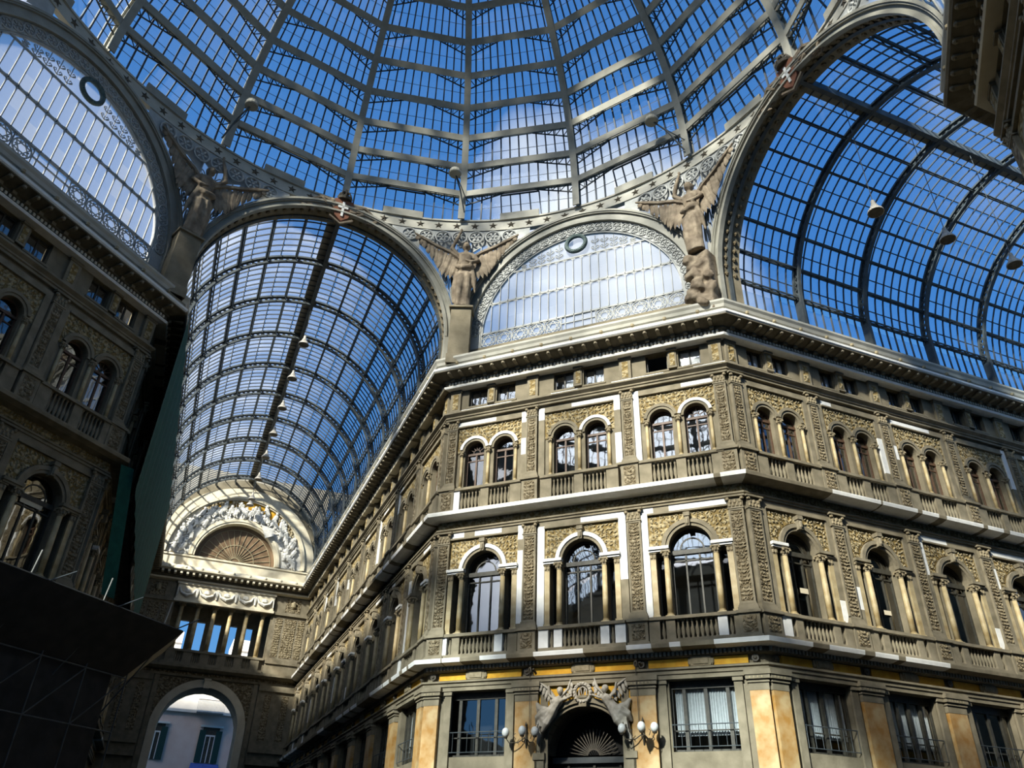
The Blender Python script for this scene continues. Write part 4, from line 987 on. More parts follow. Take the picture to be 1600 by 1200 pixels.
def angel_wing(sg):
    b = MB(); wing(b, [(sg * .35, 3.75), (sg * .9, 4.2), (sg * 1.8, 4.6), (sg * 2.6, 5.0), (sg * 3.15, 5.3)], [(sg * .6, 2.2), (sg * 1.35, 2.45), (sg * 1.75, 3.2), (sg * 2.5, 4.3), (sg * 3.1, 5.1)], .05, .06, 1., .055)
    return b.mesh('wing', [STATUE])
def rock(b):
    R = random.Random(5)
    for i in range(26): b.blob((R.uniform(-.55, .55), R.uniform(-.3, .2), R.uniform(-3.5, -.15)), (R.uniform(.25, .45), .3, R.uniform(.2, .4)), R.uniform(0, 3))
    b.box(-.6, .6, 0, 1.2, -3.9, -.1)
for vz, mir, lab, lat in ((-22.5, False, 'between the left vault and the sunlit lunette', .3), (22.5, False, 'between the sunlit lunette and the right vault', -.15), (-67.5, True, 'silhouetted at the dark left pendentive', -.1)):
    vz = math.copysign(22 if abs(vz) < 30 else 68, vz); a = math.radians(vz); r = 18.6; M = Matrix.Translation((r * math.sin(a) + lat * math.cos(a), r * math.cos(a) - lat * math.sin(a), 29.4)) @ Matrix.Rotation(-a, 4, 'Z')
    t = thing('angel_statue', 'large winged angel statue with one arm raised, ' + lab, 'statue', M)
    link('body', cached(('ab', mir), lambda: angel_body(mir)), t)
    link('wing', cached(('aw', -1), lambda: angel_wing(-1)), t); link('wing', cached(('aw', 1), lambda: angel_wing(1)), t)
    if vz == 22: link('pedestal', remeshed('rock', (lambda b: (rock(b), b)[1])(MB()), STATUE, .07), t)
    else: link('pedestal', one([STUCCO, TRIM], lambda b: (b.box(-.58, .58, -.2, 1.2, -3.9, -.12), b.box(-.68, .68, -.34, 1.2, -.12, 0, 1), b.box(-.64, .64, -.26, 1.2, -3.9, -3.3, 1))), t)

# ------------------------------------------------------------------ coats of arms over the arm arches
for az, lab in ((-45, 'over the crown of the left vault arch'), (45, 'over the crown of the right vault arch')):
    a = math.radians(az); r = 18.2
    t = thing('coat_of_arms', 'red shield with white cross and spread foliage ' + lab, 'coat of arms', Matrix.Translation((r * math.sin(a), r * math.cos(a), 35.1)) @ Matrix.Rotation(-a, 4, 'Z') @ Matrix.Rotation(math.radians(14), 4, 'X'))
    P = [(-.55, .65), (.55, .65), (.6, .1), (.4, -.45), (0, -.75), (-.4, -.45), (-.6, .1)]
    link('shield', one([RED], lambda b: b.add([(x, -.25, z) for x, z in P] + [(x, 0, z) for x, z in P], [tuple(range(7))] + [(i, (i + 1) % 7, 7 + (i + 1) % 7, 7 + i) for i in range(7)])), t)
    link('cross', one([WHITE], lambda b: (b.box(-.07, .07, -.3, -.25, -.45, .5), b.box(-.3, .3, -.3, -.25, .08, .22))), t)
    def fol(b):
        R = random.Random(9)
        for sg in (-1, 1):
            for i in range(26):
                x = R.uniform(.5, 2.9); b.blob((sg * x, -.1 - R.random() * .15, .25 - x * .22 + R.uniform(-.3, .3)), (.12, .1, .34), sg * R.uniform(.6, 1.7))
            b.tube([(sg * .6, -.15, .4), (sg * 1.3, -.2, .5), (sg * 2.2, -.15, -.1), (sg * 3.0, -.1, -.5)], [.14, .12, .1, .04], 6)
        b.tube([(-.7, -.2, -.55), (0, -.25, -.95), (.7, -.2, -.55)], .1, 6)
    link('foliage_mantle', one([STATUE], fol), t)
    link('crown', one([BRONZE], lambda b: (b.lathe([(.42, .7), (.46, .85), (.34, .88)], 12, (0, -.1, 0)), [b.tube([(.42 * math.cos(q * PI / 4), -.1 + .42 * math.sin(q * PI / 4), .85), (.3 * math.cos(q * PI / 4), -.1 + .3 * math.sin(q * PI / 4), 1.15), (0, -.1, 1.3)], .05, 5) for q in range(8)], b.blob((0, -.1, 1.38), (.09, .09, .11)))), t)

# ------------------------------------------------------------------ the glass dome
dome = thing('glass_dome', 'great sixteen sided iron and glass dome over the crossing', 'dome', Matrix.Identity(4))
PH = math.radians(6.75); NT = 12
def dpt(k, az, off=0.):
    f = k * PH; a = math.radians(az); r = (18.5 + off) * math.cos(f); z = 36.25 + (17.6 + off) * math.sin(f)
    return Vector((r * math.sin(a), r * math.cos(a), z))
def mid(k, az0, f, off=0.): return dpt(k, az0, off).lerp(dpt(k, az0 + 22.5, off), f)
def dome_rib(b):
    for i in range(NT * 3):
        k0, k1 = i / 3, (i + 1) / 3
        n = dpt((k0 + k1) / 2, 0) - Vector((0, 0, 36))
        b.bar(dpt(k0, 0, -.12), dpt(k1, 0, -.12), .42, .07, 0, n); b.bar(dpt(k0, 0, .18), dpt(k1, 0, .18), .06, .6, 0, n); b.bar(dpt(k0, 0, .45), dpt(k1, 0, .45), .3, .07, 0, n)
rib = one([IRON], dome_rib)
for q in range(16): link('rib', rib, dome, Matrix.Rotation(-math.radians(22.5 * q), 4, 'Z'))
for k in range(1, NT + 1):
    def girder(b):
        for q in range(16):
            az = 22.5 * q; nrm = mid(k, az, .5) - Vector((0, 0, 36.25)); L = (mid(k, az, 0) - mid(k, az, 1)).length
            dn = mid(k - .1, az, .5) - mid(k, az, .5); dn.normalize()
            P = lambda f, o=0.: mid(k, az, f, o)
            b.bar(P(0, -.05), P(1, -.05), .09, .42, 0, dn); b.bar(P(0, .3), P(1, .3), .12, .16, 0, dn)
            # lattice haunches hanging from the girder towards the ribs
            for side_ in (0, 1):
                F_ = (lambda f: f) if side_ == 0 else (lambda f: 1 - f)
                low = lambda f: P(F_(f), .25) + dn * (.62 * (1 - f / .36) + .1)
                m = 5
                for i in range(m):
                    f0, f1 = .36 * i / m, .36 * (i + 1) / m
                    b.bar(low(f0), low(f1), .06, .07, 1); b.bar(P(F_(f0), .15), low(f1), .04, .04, 1); b.bar(P(F_(f1), .15), low(f1), .04, .04, 1)
    link('ring_girder', one([IRON, IRONDK], girder), dome)
def sector_bars(b):
    for k in range(NT):
        n = dpt(k + .5, 11.25) - Vector((0, 0, 36.25)); ns = 12 if k < 7 else 8
        for i in range(1, ns):
            f = i / ns
            if k == 0 and 4 <= i <= 8: continue
            b.bar(mid(k, 0, f, .42), mid(k + 1, 0, f, .42), .085, .09, 0, n)
        b.bar(mid(k + .55, 0, 0, .47), mid(k + .55, 0, 1, .47), .025, .02, 0, n)
def sector_glass(b):
    for k in range(NT):
        ns = 12 if k < 7 else 8
        for i in range(ns):
            if k == 0 and 4 <= i < 8: continue
            for h in (0, .5):
                q = [mid(k + h, 0, i / ns, .46), mid(k + h, 0, (i + 1) / ns, .46), mid(k + h + .5, 0, (i + 1) / ns, .46), mid(k + h + .5, 0, i / ns, .46)]
                b.add(q, [(0, 1, 2, 3)], 0, [[(i + .1, 2 * k + 2 * h + .1), (i + .9, 2 * k + 2 * h + .1), (i + .9, 2 * k + 2 * h + .9), (i + .1, 2 * k + 2 * h + .9)]])
def vent(b):
    top = lambda f: mid(.95, 0, f, .44); bot = lambda f: mid(.28, 0, f, 1.1)
    for i in range(4, 9): b.bar(top(i / 12), bot(i / 12), .07, .1)
    b.bar(bot(4 / 12), bot(8 / 12), .08, .08); b.bar(top(4 / 12), top(8 / 12), .08, .08)
    for i in range(4, 8): b.add([top(i / 12), top((i + 1) / 12), bot((i + 1) / 12), bot(i / 12)], [(0, 1, 2, 3)], 1, [[(.5, .5)] * 4])
def parapet(b):
    q = [mid(0, 0, 4 / 12, .4), mid(0, 0, 8 / 12, .4), mid(.26, 0, 8 / 12, .4), mid(.26, 0, 4 / 12, .4)]; o = (q[0] + q[1]) / 2; o.z = 0; o = o.normalized() * .12
    b.add(q + [v + o for v in q], [(0, 1, 2, 3), (4, 7, 6, 5), (3, 2, 6, 7), (0, 4, 5, 1)])
bars, gls, vnt, par = one([IRONBAR], sector_bars), one([DOME_GLASS], sector_glass), one([IRONBAR, DOME_GLASS], vent), one([IRON], parapet)
for q in range(16):
    M = Matrix.Rotation(-math.radians(22.5 * q), 4, 'Z')
    g = link('glass_sector', gls.copy(), dome, M)
    for l in g.data.uv_layers[0].data: l.uv = (l.uv[0] + 12 * q, l.uv[1])
    link('glazing_bars', bars, g); v_ = link('vent_sash', vnt, g); link('vent_parapet', par, g)
b = MB(); cylring(b, (18.5) * math.cos(NT * PH), 36.25 + 17.6 * math.sin(NT * PH) - .3, 36.25 + 17.6 * math.sin(NT * PH) + .6, .4, 32); link('oculus_ring', b.mesh('oc', [IRON]), dome)
b = MB(); r = 18.5 * math.cos(NT * PH); z = 36.25 + 17.6 * math.sin(NT * PH)
b.add([(r * math.sin(PI * q / 8), r * math.cos(PI * q / 8), z + .3) for q in range(16)] + [(0, 0, z + 1.2)], [(q, (q + 1) % 16, 16) for q in range(16)], 0, [[(.5, .5)] * 3] * 16); link('oculus_glass', b.mesh('og', [DOME_GLASS]), dome)

# ------------------------------------------------------------------ barrel vaults of the arms
def vault(name, label, az, length, pitch, first, glass):
    F = side(az); t = thing(name, label, 'glass vault', F); RV = 7.48; st = math.radians(14.6)
    pt = lambda r, a, y: Vector((r * math.sin(a), y, ZC + r * math.cos(a)))
    def ribm(b):
        b.ring(0, ZC, 6.98, 7.10, -.10, .09, 0, PI, 48, 0, True); b.ring(0, ZC, 7.33, 7.45, -.13, .12, 0, PI, 48, 0, True)
        m = 62
        for i in range(m):
            a0, a1 = -PI / 2 + PI * i / m, -PI / 2 + PI * (i + 1) / m; r0, r1 = (7.08, 7.35) if i % 2 else (7.35, 7.08)
            b.bar(pt(r0, a0, 0), pt(r1, a1, 0), .06, .06); b.bar(pt(r1, a0, 0), pt(r0, a1, 0), .05, .05)
        for sg in (-1, 1): b.box(min(sg * 6.98, sg * 7.45), max(sg * 6.98, sg * 7.45), -.1, .1, 25.7, ZC)
    ribo = cached('vrib', lambda: one([IRONDK], ribm)); nr = int((length - first) / pitch) + 1
    for i in range(nr): link('rib', ribo, t, Matrix.Translation((0, first + pitch * i, 0)))
    ys = [1.25] + [first + pitch * i for i in range(nr) if first + pitch * i > 1.3] + [length]
    for i in range(len(ys) - 1):
        y0, y1 = ys[i], ys[i + 1]
        if y1 - y0 < .2: continue
        g = MB(); bb = MB(); nb = max(2, int((y1 - y0) / .56 + .5))
        for j in range(-6, 6):
            for h in range(3):
                a0, a1 = st * (j + h / 3), st * (j + (h + 1) / 3)
                g.add([pt(RV, a0, y0), pt(RV, a0, y1), pt(RV, a1, y1), pt(RV, a1, y0)], [(0, 1, 2, 3)], 0, [[(q, 2 * (w / st + 8)) for q, w in ((y0 / .56, a0), (y1 / .56, a0), (y1 / .56, a1), (y0 / .56, a1))]])
        for sg in (-1, 1): g.add([(sg * RV, y0, 25.8), (sg * RV, y1, 25.8), (sg * RV, y1, ZC - .05), (sg * RV, y0, ZC - .05)], [(0, 1, 2, 3)], 0, [[(y0 / .56, .1), (y1 / .56, .1), (y1 / .56, 1.9), (y0 / .56, 1.9)]])
        for q in range(1, nb):
            y = y0 + (y1 - y0) * q / nb; m = 36
            for h in range(m):
                a0, a1 = -PI / 2 + PI * h / m, -PI / 2 + PI * (h + 1) / m; bb.bar(pt(7.43, a0, y), pt(7.43, a1, y), .05, .08, 0, pt(1, (a0 + a1) / 2, 0) - Vector((0, 0, ZC)))
            for sg in (-1, 1): bb.bar((sg * 7.43, y, 25.8), (sg * 7.43, y, ZC), .06, .08, 0, (1, 0, 0))
        for j in range(-6, 6):
            a = st * (j + .5); bb.bar(pt(7.5, a, y0), pt(7.5, a, y1), .06, .03, 0, pt(1, a, 0) - Vector((0, 0, ZC)))
        gs = link('glass_bay', g.mesh('glass', [glass]), t); link('glazing_bars', bb.mesh('bars', [IRONBAR]), gs)
    for j in range(-6, 7):
        if j == 0: continue
        a = st * j
        def pur(b):
            n = pt(1, a, 0) - Vector((0, 0, ZC)); b.bar(pt(7.36, a, .2), pt(7.36, a, length), .14, .12, 0, n); b.bar(pt(7.14, a, .2), pt(7.14, a, length), .07, .06, 0, n)
            k = int(length / 1.1)
            for q in range(k): b.bar(pt(7.14, a, q * 1.1 + .2), pt(7.34, a, q * 1.1 + .75), .04, .04); b.bar(pt(7.34, a, q * 1.1 + .75), pt(7.14, a, q * 1.1 + 1.3), .04, .04)
        link('purlin', cached(('pur', j, length), lambda: one([IRONDK], pur)), t)
    link('ridge_beam', cached(('ridge', length), lambda: one([IRONDK, GREYPANEL], lambda b: (b.box(-.12, .12, .2, length, ZC + 7.0, ZC + 7.45), [b.add([pt(7.44, -.085, .2), pt(7.44, -.085, length), pt(7.44, .0, length), pt(7.44, .0, .2)], [(0, 1, 2, 3)], 1) for w in (0,)]))), t)
    return t
vault('left_vault', 'long glazed barrel vault over the arm on the left', -45, LEFT_LEN, 4.45, .9, VAULT_GLASS)
vault('right_vault', 'blue glazed barrel vault over the arm on the right', 45, 34, 4.5, .55, CLEAR_GLASS)
vault('rear_right_vault', 'glazed barrel vault over the rear right arm behind the viewer', 135, 24, 4.5, .55, CLEAR_GLASS)
vault('rear_left_vault', 'glazed barrel vault over the rear left arm behind the viewer', -135, 24, 4.5, .55, CLEAR_GLASS)

# ------------------------------------------------------------------ hanging lamps and floodlights
def pend_lamp(F, y, zl, ztop, label, grp):
    t = thing('pendant_lamp', label, 'lamp', F @ Matrix.Translation((0, y, zl)))
    link('lamp_shade', cached('pl_s', lambda: one([LAMPM], lambda b: b.lathe([(.09, .72), (.11, .5), (.14, .46), (.2, .3), (.34, .1), (.36, 0), (.33, 0), (.2, .2)], 16), smooth=False)), t)
    link('diffuser', cached('pl_d', lambda: one([BRONZE], lambda b: b.lathe([(.31, .02), (.2, .08)], 12))), t)
    link('cable', cached(('pl_c', round(ztop - zl, 2)), lambda: one([IRONDK], lambda b: b.tube([(0, 0, .7), (0, 0, ztop - zl)], .018, 5))), t)
for k in range(8): pend_lamp(side(-45), 10.0 + 4.95 * k if k < 7 else 41.3, 31.7 + .15 * min(k, 4), 35.0, 'bell shaped lamp hanging in the left vault, %s from the dome' % ORD[k], 'vault lamps')
for k in range(3): pend_lamp(side(45), 3.15 + 4.25 * k, 27.2, 35.0, 'bell shaped lamp hanging in the right vault, %s from the dome' % ORD[k], 'vault lamps')
for az0, z0, az1, z1, lab in ((-68.8, 37.0, -66.8, 38.7, 'on the dome rib above the dark angel'), (-21.9, 37.2, -24.0, 38.7, 'on the dome rib above the lit angel'), (22.3, 37.2, 18.6, 38.8, 'on the dome rib above the right hand angel')):
    P = lambda az, r, z: Vector((r * math.sin(math.radians(az)), r * math.cos(math.radians(az)), z))
    t = thing('floodlight', 'round floodlight on a slanting pole ' + lab, 'floodlight', Matrix.Translation(P(az0, 18.2, z0)))
    e = P(az1, 16.9, z1) - P(az0, 18.2, z0)
    link('pole', one([IRONDK], lambda b: (b.tube([(0, 0, -.6), e * .5, e], .05, 6), b.tube([(.15, .1, .2), e * .6 + Vector((.1, .1, 0)), e], .03, 5))), t)
    link('lamp_head', one([IRON], lambda b: b.lathe([(.12, .3), (.34, .18), (.4, -.1), (.36, -.16)], 14, e)), t)

# ------------------------------------------------------------------ end wall of the left arm
FE = FL @ Matrix.Translation((-LEFT_LEN, 0, 0)) @ Matrix.Rotation(PI / 2, 4, 'Z')
E = side(-45) @ Matrix.Translation((0, LEFT_LEN, 0))    # centre of the end wall
EX = -.2; XR, XL = S_ARM, -S_ARM
def face_arch_row(b, u0, u1, z0, z1, holes, depth): opening_row(b, u0, u1, z0, z1, holes, depth)
b = MB(); opening_row(b, XL, XR, 0, 16.6, [(EX, 6.6, 0, 12.0, True)], 3.0); face_rect(b, XL, XR, 16.6, 18.3); opening_row(b, XL, XR, 18.3, 22.9, [(EX, 8.7, 18.3, 22.4, False)], .5); opening_row(b, XL, XR, 22.9, 35.4, [(EX, 7.6, 26.9, 26.95, True)], .6)
tag(link('wall_end', b.mesh('wall', [STUCCO]), None, E), 'stucco end wall of the left arm with a tall open arch', 'wall', kind='structure')
b = MB(); b.add([(x, 3.0, z) for x, z in ((XL, 16), (XR, 16), (XR, 18.9), (XL, 18.9))], [(0, 1, 2, 3)])
gapc = [EX + 4.35 - .85 - 1.46 * q for q in range(6)]
b2 = MB(); opening_row(b2, XL, XR, 18.5, 23.2, [(EX + 3.27 - 1.47 * q - .6, .98, 18.5, 21.6, False) for q in range(5)], .5)
o_ = MB(); o_.v = [(x, y + 3.0, z) for x, y, z in b2.v]; o_.f = b2.f; o_.m = b2.m
o_.box(XL, XR, .5, 3.4, 22.9, 23.2); o_.box(XL, XR, .5, 3.4, 18.0, 18.25)
opening2 = MB(); opening_row(opening2, XL, XR, 0, 18.5, [(EX, 6.6, 0, 12.0, True)], .3); o_.add([(x, y + 3.0, z) for x, y, z in opening2.v], opening2.f)
tag(link('wall_loggia', o_.mesh('wall', [STUCCO]), None, E), 'outer wall behind the loggia columns with five openings to the sky', 'wall', kind='structure')
t = thing(num('trim'), 'bracketed cornice of the end wall below the sculpted lunette', 'cornice', E, kind='structure')
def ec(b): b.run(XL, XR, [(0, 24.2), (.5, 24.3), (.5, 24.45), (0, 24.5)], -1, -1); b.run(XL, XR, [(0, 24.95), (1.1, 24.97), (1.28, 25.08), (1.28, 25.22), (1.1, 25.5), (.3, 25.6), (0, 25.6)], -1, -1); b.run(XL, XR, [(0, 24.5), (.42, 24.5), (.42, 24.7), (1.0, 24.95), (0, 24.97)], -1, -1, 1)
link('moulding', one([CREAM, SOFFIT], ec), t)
for i in range(24): link('modillion', cached('emod', lambda: one([CREAM], lambda b: b.pb(-.1, .1, .4, 1.12, 24.74, 24.95))), t, at(XL + 1.2 + (i + .5) * (XR - XL - 2.4) / 24))
link('lion_mask', one([CREAM], lambda b: [b.blob((XL + 1.2 + (i + .5) * (XR - XL - 2.4) / 9, -1.24, 25.3), (.12, .12, .14)) for i in range(9)]), t)
t = thing(num('trim'), 'plain cream base course under the sculpted lunette of the end wall', 'base course', E, kind='structure')
link('course', one([CREAM], lambda b: (b.pb(XL, XR, 0, .12, 25.5, 26.75), b.pb(XL, XR, 0, .22, 26.65, 26.8), b.pb(XL, XR, 0, .3, 25.5, 25.75))), t)
t = thing(num('trim'), 'ledge of the end wall between open arch and loggia', 'ledge', E, kind='structure')
link('ledge_lip', one([TRIM], lambda b: (b.run(XL, XR, [(0, 16.4), (.5, 16.45), (.84, 16.66), (.85, 16.86), (0, 16.97)], -1, -1), b.run(XL, XR, [(0, 15.98), (.2, 16), (.2, 16.2), (0, 16.2)], -1, -1))), t)
link('carved_frieze', one([RELIEF], lambda b: b.pb(XL, XR, 0, .1, 16.2, 16.42)), t)
tag(link('wall_shade_block', one([STUCCO], lambda b: (b.box(XL - 34, XR + 6, .7, 4, 35.4, 36.2), b.box(XL - 34, XL - .6, .7, 4, 0, 34.4), b.box(XL - 34, XL - .6, .5, 4.2, 33.6, 34.4))), None, E), 'street front mass by the end wall, shaped to shade the house beyond', 'wall', kind='structure')  # mass added outside the arm, sized so its shadow covers the street house
# sculpted lunette
t = thing('sculpted_lunette', 'sunlit white relief lunette of figures and trees on the end wall', 'relief', E @ Matrix.Translation((EX, 0, 0)))
ZE = 26.9
link('ochre_ground', one([OCHRE], lambda b: b.ring(0, ZE, 4.1, 6.3, 0, .03, 0, PI, 48)), t)['label'] = 'flat ochre background of the relief'
link('inner_archivolt', one([CREAM], lambda b: (b.ring(0, ZE, 3.75, 3.95, -.6, .2, 0, PI, 40), b.ring(0, ZE, 3.95, 4.15, 0, .26, 0, PI, 40), b.ring(0, ZE, 4.15, 4.3, 0, .16, 0, PI, 40))), t)
link('outer_archivolt', one([CREAM], lambda b: (b.ring(0, ZE, 6.2, 6.35, 0, .2, 0, PI, 48), b.ring(0, ZE, 6.35, 6.6, 0, .32, 0, PI, 48), b.ring(0, ZE, 6.6, 7.5, 0, .12, 0, PI, 48))), t)
def relief_figs(b):
    R = random.Random(21); b.ring(0, ZE, 4.2, 5.35, 0, .09, 0, PI, 48); b.ring(0, ZE, 5.3, 6.25, 0, .09, 0, .62, 12); b.ring(0, ZE, 5.3, 6.25, 0, .09, 2.3, PI, 14)
    for i in range(54):                                   # draped figures
        a = PI * (.02 + .96 * (i + .5) / 54) + R.uniform(-.02, .02); rr = R.uniform(4.7, 5.8) if abs(a - PI / 2) > .3 else R.uniform(4.7, 5.4)
        x, z = rr * math.cos(a), ZE + rr * math.sin(a); h = R.uniform(.7, 1.05); lean = R.uniform(-.6, .6)
        b.blob((x, -.18, z), (.27, .2, h * .6), lean, 0, 7); b.blob((x + .3 * math.sin(lean), -.22, z + h * .6), (.17, .15, .2), 0, 0, 7)
        b.tube([(x, -.25, z + .25), (x + R.uniform(-.5, .5), -.3, z + R.uniform(-.1, .5))], [.08, .05], 5); b.tube([(x, -.2, z - .1), (x + R.uniform(-.4, .4), -.25, z - .5)], [.11, .06], 5)
    for i in range(110):
        a = PI * R.uniform(.01, .99); rr = R.uniform(4.4, 5.75) if abs(a - PI / 2) > .7 else R.uniform(4.4, 5.2); b.blob((rr * math.cos(a), -.1, ZE + rr * math.sin(a)), (R.uniform(.15, .35), .1, R.uniform(.12, .3)), R.uniform(0, 3), 0, 6)
link('figure_relief', one([PALE], relief_figs), t)
def trees(b, only):
    R = random.Random(4 + int(only * 100))
    for a in (only,) if only else (.62, .7, .78, .86, .95, 1.75, 1.86, 1.98, 2.08, 2.2):
        x, z = 4.8 * math.cos(a), ZE + 4.8 * math.sin(a); x1, z1 = 5.85 * math.cos(a), ZE + 5.85 * math.sin(a); b.tube([(x, -.12, z), (x1, -.12, z1)], .055, 5)
        for q in range(7): b.blob((x1 + R.uniform(-.35, .35), -.12, z1 + R.uniform(-.12, .3)), (.17, .12, .15), R.random(), 1, 5)
for a_ in (.62, .7, .78, .86, .95, 1.75, 1.86, 1.98, 2.08, 2.2): link('tree_relief', one([CREAM, LEAF], lambda b: trees(b, a_)), t)
link('torn_sheet', one([PALE], lambda b: b.add([(1.7, -.5, ZE + 3.9), (2.9, -.45, ZE + 3.7), (3.1, -.5, ZE + 3.0), (2.3, -.55, ZE + 2.6)], [(0, 1, 2, 3)])), t)
t = thing('fan_window', 'brown half round fanlight with sunray bars inside the sculpted lunette', 'window', E @ Matrix.Translation((EX, .55, ZE)))
link('pane', one([FAN_GLASS], lambda b: b.add([(3.8 * math.cos(PI * i / 32), 0, 3.8 * math.sin(PI * i / 32)) for i in range(33)], [tuple(range(33))])), t)
link('sunray_bars', one([LEAF], lambda b: ([b.bar((.5 * math.cos(PI * i / 16), -.04, .5 * math.sin(PI * i / 16)), (3.3 * math.cos(PI * i / 16), -.04, 3.3 * math.sin(PI * i / 16)), .05) for i in range(17)], b.ring(0, 0, 1.75, 1.82, -.02, .05, 0, PI, 24), b.ring(0, 0, .45, .52, -.02, .05, 0, PI, 16), b.ring(0, 0, 3.3, 3.36, -.02, .05, 0, PI, 30))), t)
# garland frieze
t = thing('garland_frieze', 'pale carved frieze of hanging garlands above the loggia columns', 'frieze', E @ Matrix.Translation((EX, 0, 0)))
link('frieze_block', one([CREAM], lambda b: (b.pb(-4.4, 4.4, 0, .3, 22.5, 24.15), b.pb(-4.5, 4.5, 0, .42, 22.4, 22.62), b.pb(-4.5, 4.5, 0, .4, 24.0, 24.2))), t)
for i in range(5):
    x = -3.5 + 1.75 * i
    link('garland', cached('garl', lambda: one([PALE], lambda b: (b.tube([(-.72, -.34, .35), (-.5, -.38, -.1), (0, -.42, -.3), (.5, -.38, -.1), (.72, -.34, .35)], [.06, .12, .17, .12, .06], 7), b.tube([(-.8, -.34, .4), (-.85, -.36, -.4)], [.09, .05], 5), b.tube([(.8, -.34, .4), (.85, -.36, -.4)], [.09, .05], 5), b.blob((0, -.34, .15), (.3, .08, .2))))), t, Matrix.Translation((x, 0, 23.3)))
for q in range(6): column(E, EX + 3.65 - 1.46 * q, -.25, 18.25, 4.15, .2, 'tall loggia column above the open arch, %s from the right' % ORD[q], True)
t = thing('balustrade', 'loggia balustrade above the open arch of the end wall', 'balustrade', E @ Matrix.Translation((EX, 0, 0)))
link('rail', one([TRIM], lambda b: (b.pb(-4.4, 4.4, -.1, .3, 18.08, 18.28), b.pb(-4.4, 4.4, -.1, .26, 16.95, 17.2), [b.pb(3.65 - 1.46 * q - .38, 3.65 - 1.46 * q + .38, -.08, .24, 17.2, 18.1) for q in range(6)])), t)
for q in range(5):
    for j in range(4): link('baluster', cached('lbal', lambda: baluster_mesh(.9)), t, at(2.92 - 1.46 * q - .27 + .18 * j, .1, 17.2))
# carved end panels beside the loggia
for sg, x0, x1, w in ((1, EX + 4.55, XR, 'right'), (-1, XL, EX - 4.55, 'left')):
    t = thing('carved_pier', 'carved pilaster pier of the end wall, %s of the loggia' % w, 'pier', E)
    c = (x0 + x1) / 2; ww = x1 - x0
    link('pier_block', one([TRIM], lambda b: (b.pb(x0, x1, 0, .12, 17, 24.1), b.pb(x0, x1, 0, .3, 22.35, 22.6), b.pb(x0, x1, 0, .25, 17.9, 18.25))), t)
    def cp(b):
        for f, v in ((.18, .09), (.5, .16), (.8, .09)): b.pb(x0 + ww * f - v * ww, x0 + ww * f + v * ww, .1, .14, 18.5, 22.1); foliage(b, x0 + ww * f - v * ww, x0 + ww * f + v * ww, 18.6, 22.0, .14, 3, .2, mat=1)
    link('carved_panel', one([RELIEF, LEAF], cp), t)
    link('mask_relief', one([RELIEF, LEAF], lambda b: (b.pb(c - .7, c + .7, .1, .15, 22.75, 24.0), b.blob((c, -.2, 23.45), (.26, .18, .38), 0, 1, 8), foliage(b, c - .65, c + .65, 22.85, 23.9, .15, 8, .22, mat=1))), t)
    t = thing('carved_pier', 'dim carved pilaster pier of the end wall, %s of the open arch' % w, 'pier', E)
    a0, a1 = (EX + 4.5, XR) if sg > 0 else (XL, EX - 4.5)
    link('pier_block', one([TRIM], lambda b: (b.pb(a0, a1, 0, .12, 0, 15.98), b.pb(a0, a1, 0, .3, 15.5, 15.98), b.pb(a0, a1, 0, .35, 10.4, 11.0), b.pb(a0, a1, 0, .6, 9.4, 9.84))), t)
    link('carved_panel', one([RELIEF, LEAF], lambda b: [(b.pb(a0 + (a1 - a0) * f - .3, a0 + (a1 - a0) * f + .3, .1, .15, 11.4, 15.2), foliage(b, a0 + (a1 - a0) * f - .28, a0 + (a1 - a0) * f + .28, 11.5, 15.1, .15, 4, .2, mat=1)) for f in (.27, .72)]), t)
t = thing('great_arch', 'broad stone archivolt round the open arch under the loggia', 'arch', E @ Matrix.Translation((EX, 0, 0)))
link('archivolt', one([CREAM], lambda b: (b.ring(0, 12, 3.3, 3.55, 0, .2, 0, PI, 36), b.ring(0, 12, 3.55, 3.95, 0, .12, 0, PI, 36), b.pb(-3.95, -3.3, 0, .2, 8, 12), b.pb(3.3, 3.95, 0, .2, 8, 12))), t)
link('keystone', one([CREAM], lambda b: (b.pb(-.25, .25, 0, .4, 15.2, 16.0), b.pb(-.3, .3, 0, .45, 15.85, 16.0))), t)
link('arch_frame', one([TRIM], lambda b: (b.pb(-4.4, 4.4, 0, .14, 15.98, 16.2), b.pb(-4.4, -4.0, 0, .14, 8, 16), b.pb(4.0, 4.4, 0, .14, 8, 16))), t)
def sp(b, half):
    n = 40
    for q in range(20 * half, 20 + 20 * half):
        ua = -4.0 + 8 * q / n; um = ua + 4 / n; zb = 12 + (math.sqrt(3.95 ** 2 - um * um) if abs(um) < 3.95 else 0)
        if zb < 15.85: b.pb(ua, ua + 8 / n, 0, .05, zb, 15.9)
for h_ in (0, 1): link('spandrel_ground', one([RELIEF], lambda b: sp(b, h_)), t)
link('carved_spandrel', one([LEAF], lambda b: foliage(b, -4.0, 4.0, 12.4, 15.8, .06, 2, .26, lambda x, z: math.hypot(x, z - 12) > 4.15 and abs(x) < 3.9)), t)

